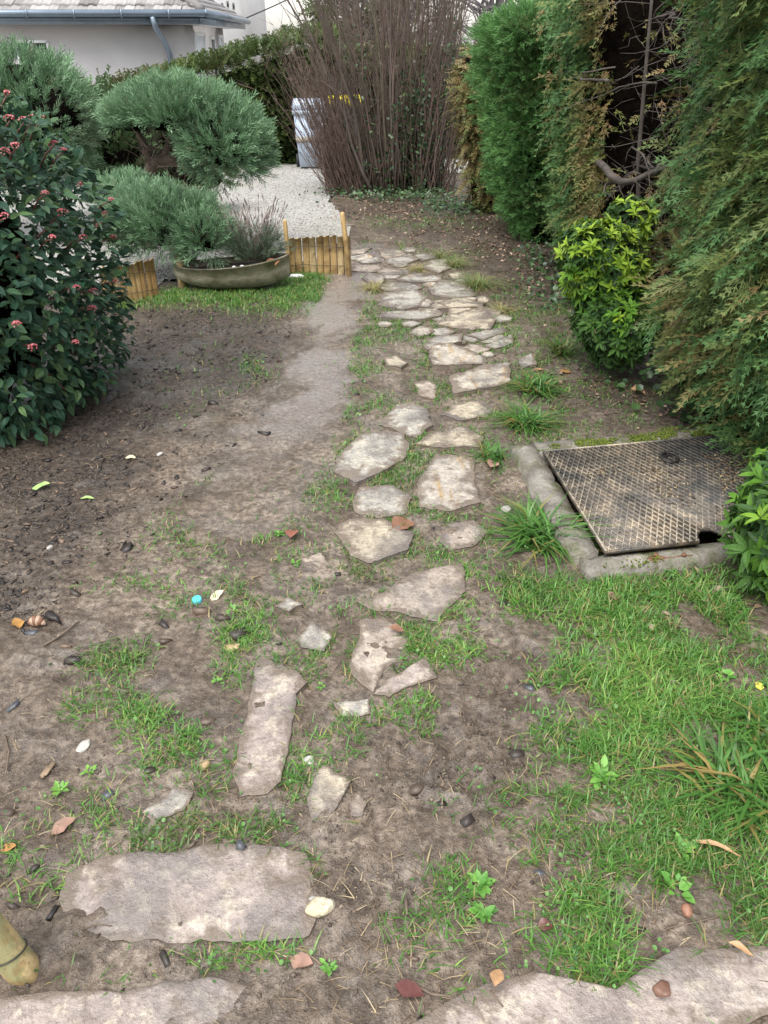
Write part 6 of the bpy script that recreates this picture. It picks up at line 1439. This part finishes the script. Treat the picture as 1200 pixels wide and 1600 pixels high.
ROCKS = [('pale', 501, 1423, 50, .55, 'holed_stone', 'pale holed stone resting on the wide worn slab', 'stone'), ('ochre', 320, 1200, 22, .8, 'pebble', 'ochre pebble in the grass left of the long flagstone', 'pebble'), ('ochre', 362, 1010, 30, .4, 'pebble', 'flat ochre stone under the dark bark above the long flagstone', 'pebble'), ('terra', 1072, 1425, 24, .7, 'pebble', 'terracotta coloured pebble at the lower lawn edge', 'pebble'), ('brownst', 1030, 1558, 36, .6, 'pebble', 'shiny brown pebble on the near right slab', 'pebble'), ('peach', 1060, 1099, 22, .6, 'pebble', 'peach pebble in the middle of the lawn', 'pebble'), ('white', 78, 859, 16, .6, 'pebble', 'white pebble in the dark mulch at the left edge', 'pebble'), ('white', 130, 1165, 28, .35, 'shell_fragment', 'flat white fragment on the bare mud at the left', 'shell fragment'), ('white', 482, 1190, 20, .4, 'shell_fragment', 'thin white fragment right of the long flagstone', 'shell fragment'), ('grey', 790, 803, 18, .7, 'pebble', 'pale pebble by the grass clump and the hatch kerb', 'pebble'), ('white', 250, 712, 12, .5, 'pebble', 'tiny cream pebble on the trodden mud below the shrub', 'pebble'), ('grey', 490, 1415, 14, .4, 'pebble', 'small dark pebble against the pale holed stone', 'pebble')]
for q, (ck, px, py, sz, fl, nm, label, cat) in enumerate(ROCKS):
    p = surf(px, py); s = sz * pxsize(p) / 2 * 1.0; V, F = rock(300 + q, fl)
    if nm == 'holed_stone':
        for hx_, hy_ in ((-.35, .1), (-.1, .28), (.1, -.05), (-.25, -.3), (.3, .2), (-.55, -.15)):
            dd_ = np.hypot(V[:, 0] - hx_, V[:, 1] - hy_); V[:, 2] -= np.where((V[:, 2] > 0), .26 * np.exp(-(dd_ / .10) ** 2), 0)
    o = tag(link(nm, mesh(nm, V * s, F, smooth=(ck in ('white', 'pale'))), STC[ck]), label, cat); o.location = p + [0, 0, s * fl * .25]; o.rotation_euler = (R.normal(0, .15), R.normal(0, .15), R.uniform(0, 6))
BK = [('dark rounded bark piece on the back edge of the wide slab', 378, 1332, 24), ('dark bark piece on the flat ochre stone', 375, 992, 34), ('ridged bark piece above the dark bark on the ochre stone', 348, 969, 26), ('bark piece left of the ridged one near the bottle cap', 258, 980, 28), ('thin bark strip under the blue bottle cap', 318, 958, 34), ('upright bark piece below the bottle cap', 260, 1003, 24), ('bark piece in the mulch below the striped shell', 50, 992, 22), ('long dark bark strip running up from the striped shell', 85, 968, 40), ('bark lump in the mud above the shell', 118, 930, 24), ('bark lump at the upper end of the bark trail', 114, 910, 22), ('bark pair on the mud right of the stick', 104, 1012, 18), ('flat bark piece below the stick', 114, 1033, 32), ('bark chip at the far left on the bare mud', 20, 1103, 24), ('small bark chip above the white fragment', 185, 1123, 16), ('slate grey bark piece in the grass left of the long flagstone', 325, 1130, 26), ('round bark chip left of the ochre pebble', 256, 1172, 22), ('brown bark piece in the mud under the grass tuft', 233, 1205, 24), ('grey rounded bark piece at the left edge below the weed', 10, 1270, 30), ('bark chip half buried above the wide slab', 170, 1243, 22), ('bark chip among the grass left of the wide slab', 52, 1360, 20), ('flat bark piece beside the round wooden post', 20, 1415, 26), ('dark bark piece alone in the churned mud', 650, 1237, 26), ('flat dark bark piece right of the lone one', 730, 1284, 28), ('bark piece right of the forked flagstone', 685, 1036, 16), ('bark lump in the churned mud left of the lawn', 827, 1080, 20), ('brown bark lump lower in the churned mud', 806, 1182, 24), ('bark piece above the clump at the hatch corner', 787, 905, 18), ('flat bark chip below the one at the hatch corner', 788, 943, 18), ('bark crumb left of the ochre flagstone with the leaf', 528, 897, 14), ('black lump where the lawn meets the mud', 895, 1160, 28), ('second black lump touching the first at the lawn edge', 880, 1168, 24), ('dark bark piece on the mud by the trodden path', 332, 632, 20), ('dark flat bark piece on the trodden path mud', 413, 677, 24), ('bark chip on the mud at the left of the grey hexagon stone', 322, 735, 16), ('flat bark piece on the mud below the mulch', 198, 857, 30), ('bark chip in the mud beside the round leaved weed', 690, 1258, 16), ('bark chip at the lower lawn edge', 845, 1363, 20)]
for q, (label, px, py, sz) in enumerate(BK):
    p = surf(px, py); s = sz * pxsize(p) / 2 * 1.15; V, F = chip_tmpl(R); V = V + R.uniform(-.10, .10, V.shape); V = V[:, [1, 0, 2]] * np.array([1.4, R.uniform(.55, 1.1), R.uniform(.4, .7)])
    nmb = "bark_piece"; o = tag(link(nmb, mesh(nmb, V * s, F, tint=np.full(len(V), R.uniform(.3, .95))), STC['slate'] if q % 6 == 0 else BARK), label, 'bark', 'single bark pieces on the mud'); o.location = p + [0, 0, s * .06]; o.rotation_euler = (R.normal(0, .2), R.normal(0, .2), R.uniform(-.9, .9))
p = surf(309, 942); cp = thing("bottle_cap", p + [0, 0, .002], 'turquoise plastic bottle cap lying on the mud', 'bottle cap'); cp.rotation_euler = (.15, -.1, .3)
TQ = simple("turquoise_plastic", (.06, .42, .50), (.10, .52, .58), 8, .35, 0); r = 7.5 * pxsize(p)
link("cap_side", MB().lathe([(r * (1 + .0), 0), (r, .010), (r * .92, .012)], 20).mesh("cap_side", smooth=True), TQ, cp); link("cap_top", MB().lathe([(r * .92, .012), (r * .3, .0125), (.0005, .0125)], 20).mesh("cap_top", smooth=True), TQ, cp)
p = surf(59, 979); sh = thing("snail_shell", p + [0, 0, .006], 'brown and white striped curled shell beside the orange leaf', 'shell'); L = 26 * pxsize(p)
for k in range(6):
    t0, t1 = k / 6, (k + 1) / 6; tt = np.linspace(t0, t1, 4); r = .34 * L * np.sin(np.pi * (tt * .82 + .12))
    link("whorl", MB().tube(np.c_[(tt - .5) * L, .1 * L * np.sin(tt * 3), r * .7], r, 10).mesh("whorl", smooth=True), STC['peach'] if k % 2 else LEAFC['brown'], sh)
STK = flat_col("grey_brown_stick", (.13, .095, .07), .7, transl=0); SPL = flat_col("weathered_splinter", (.24, .17, .11), .7, transl=0)
for label, pts, r in (('thin forked stick on the mud right of the striped shell', [(70, 1012), (90, 998), (110, 985), (122, 978)], .0042), ('dark curved twig at the left edge above the leafy weed', [(8, 1150), (14, 1175), (13, 1200), (11, 1215)], .003), ('short dark twig lying on the near right slab', [(652, 1543), (675, 1556), (704, 1572)], .0032), ('small broken twig near the tan leaf on the slab', [(764, 1563), (775, 1578), (784, 1588)], .0028), ('dark twig lying along the front of the wide slab', [(130, 1457), (155, 1459), (180, 1461)], .0024), ('long pale straw arching over the lower lawn edge', [(1040, 1452), (1090, 1443), (1140, 1430), (1155, 1420)], .0018), ('fine twig across the forked pink flagstone', [(515, 1060), (530, 1040), (542, 1015)], .002), ('pinkish twig standing in the mud beside the lawn', [(634, 1405), (635, 1420), (636, 1432)], .0045)):
    pp = [surf(*q) + [0, 0, r + .003 + R.uniform(0, .004)] for q in pts]; b0 = pp[0]
    tag(link("twig", MB().tube(np.array(pp) - b0, np.linspace(r, r * .6, len(pp)), 6).mesh("twig", smooth=True), STK), label, 'twig', 'single twigs'); bpy.context.scene.collection.objects[-1].location = b0
p = surf(72, 1205); sp_ = thing("wood_splinter", p, 'weathered bundle of wood splinters beside the bright weed', 'splinter')
for k in range(4):
    a = np.array([-.008 + .0035 * k + R.normal(0, .002), -.024 + .010 * R.random(), .003 + .002 * k]); b = np.array([.002 + .0035 * k + R.normal(0, .004), .028 - .016 * R.random(), .005])
    link("splinter", MB().bar(a, b, .0065, .004).mesh("splinter"), SPL, sp_)
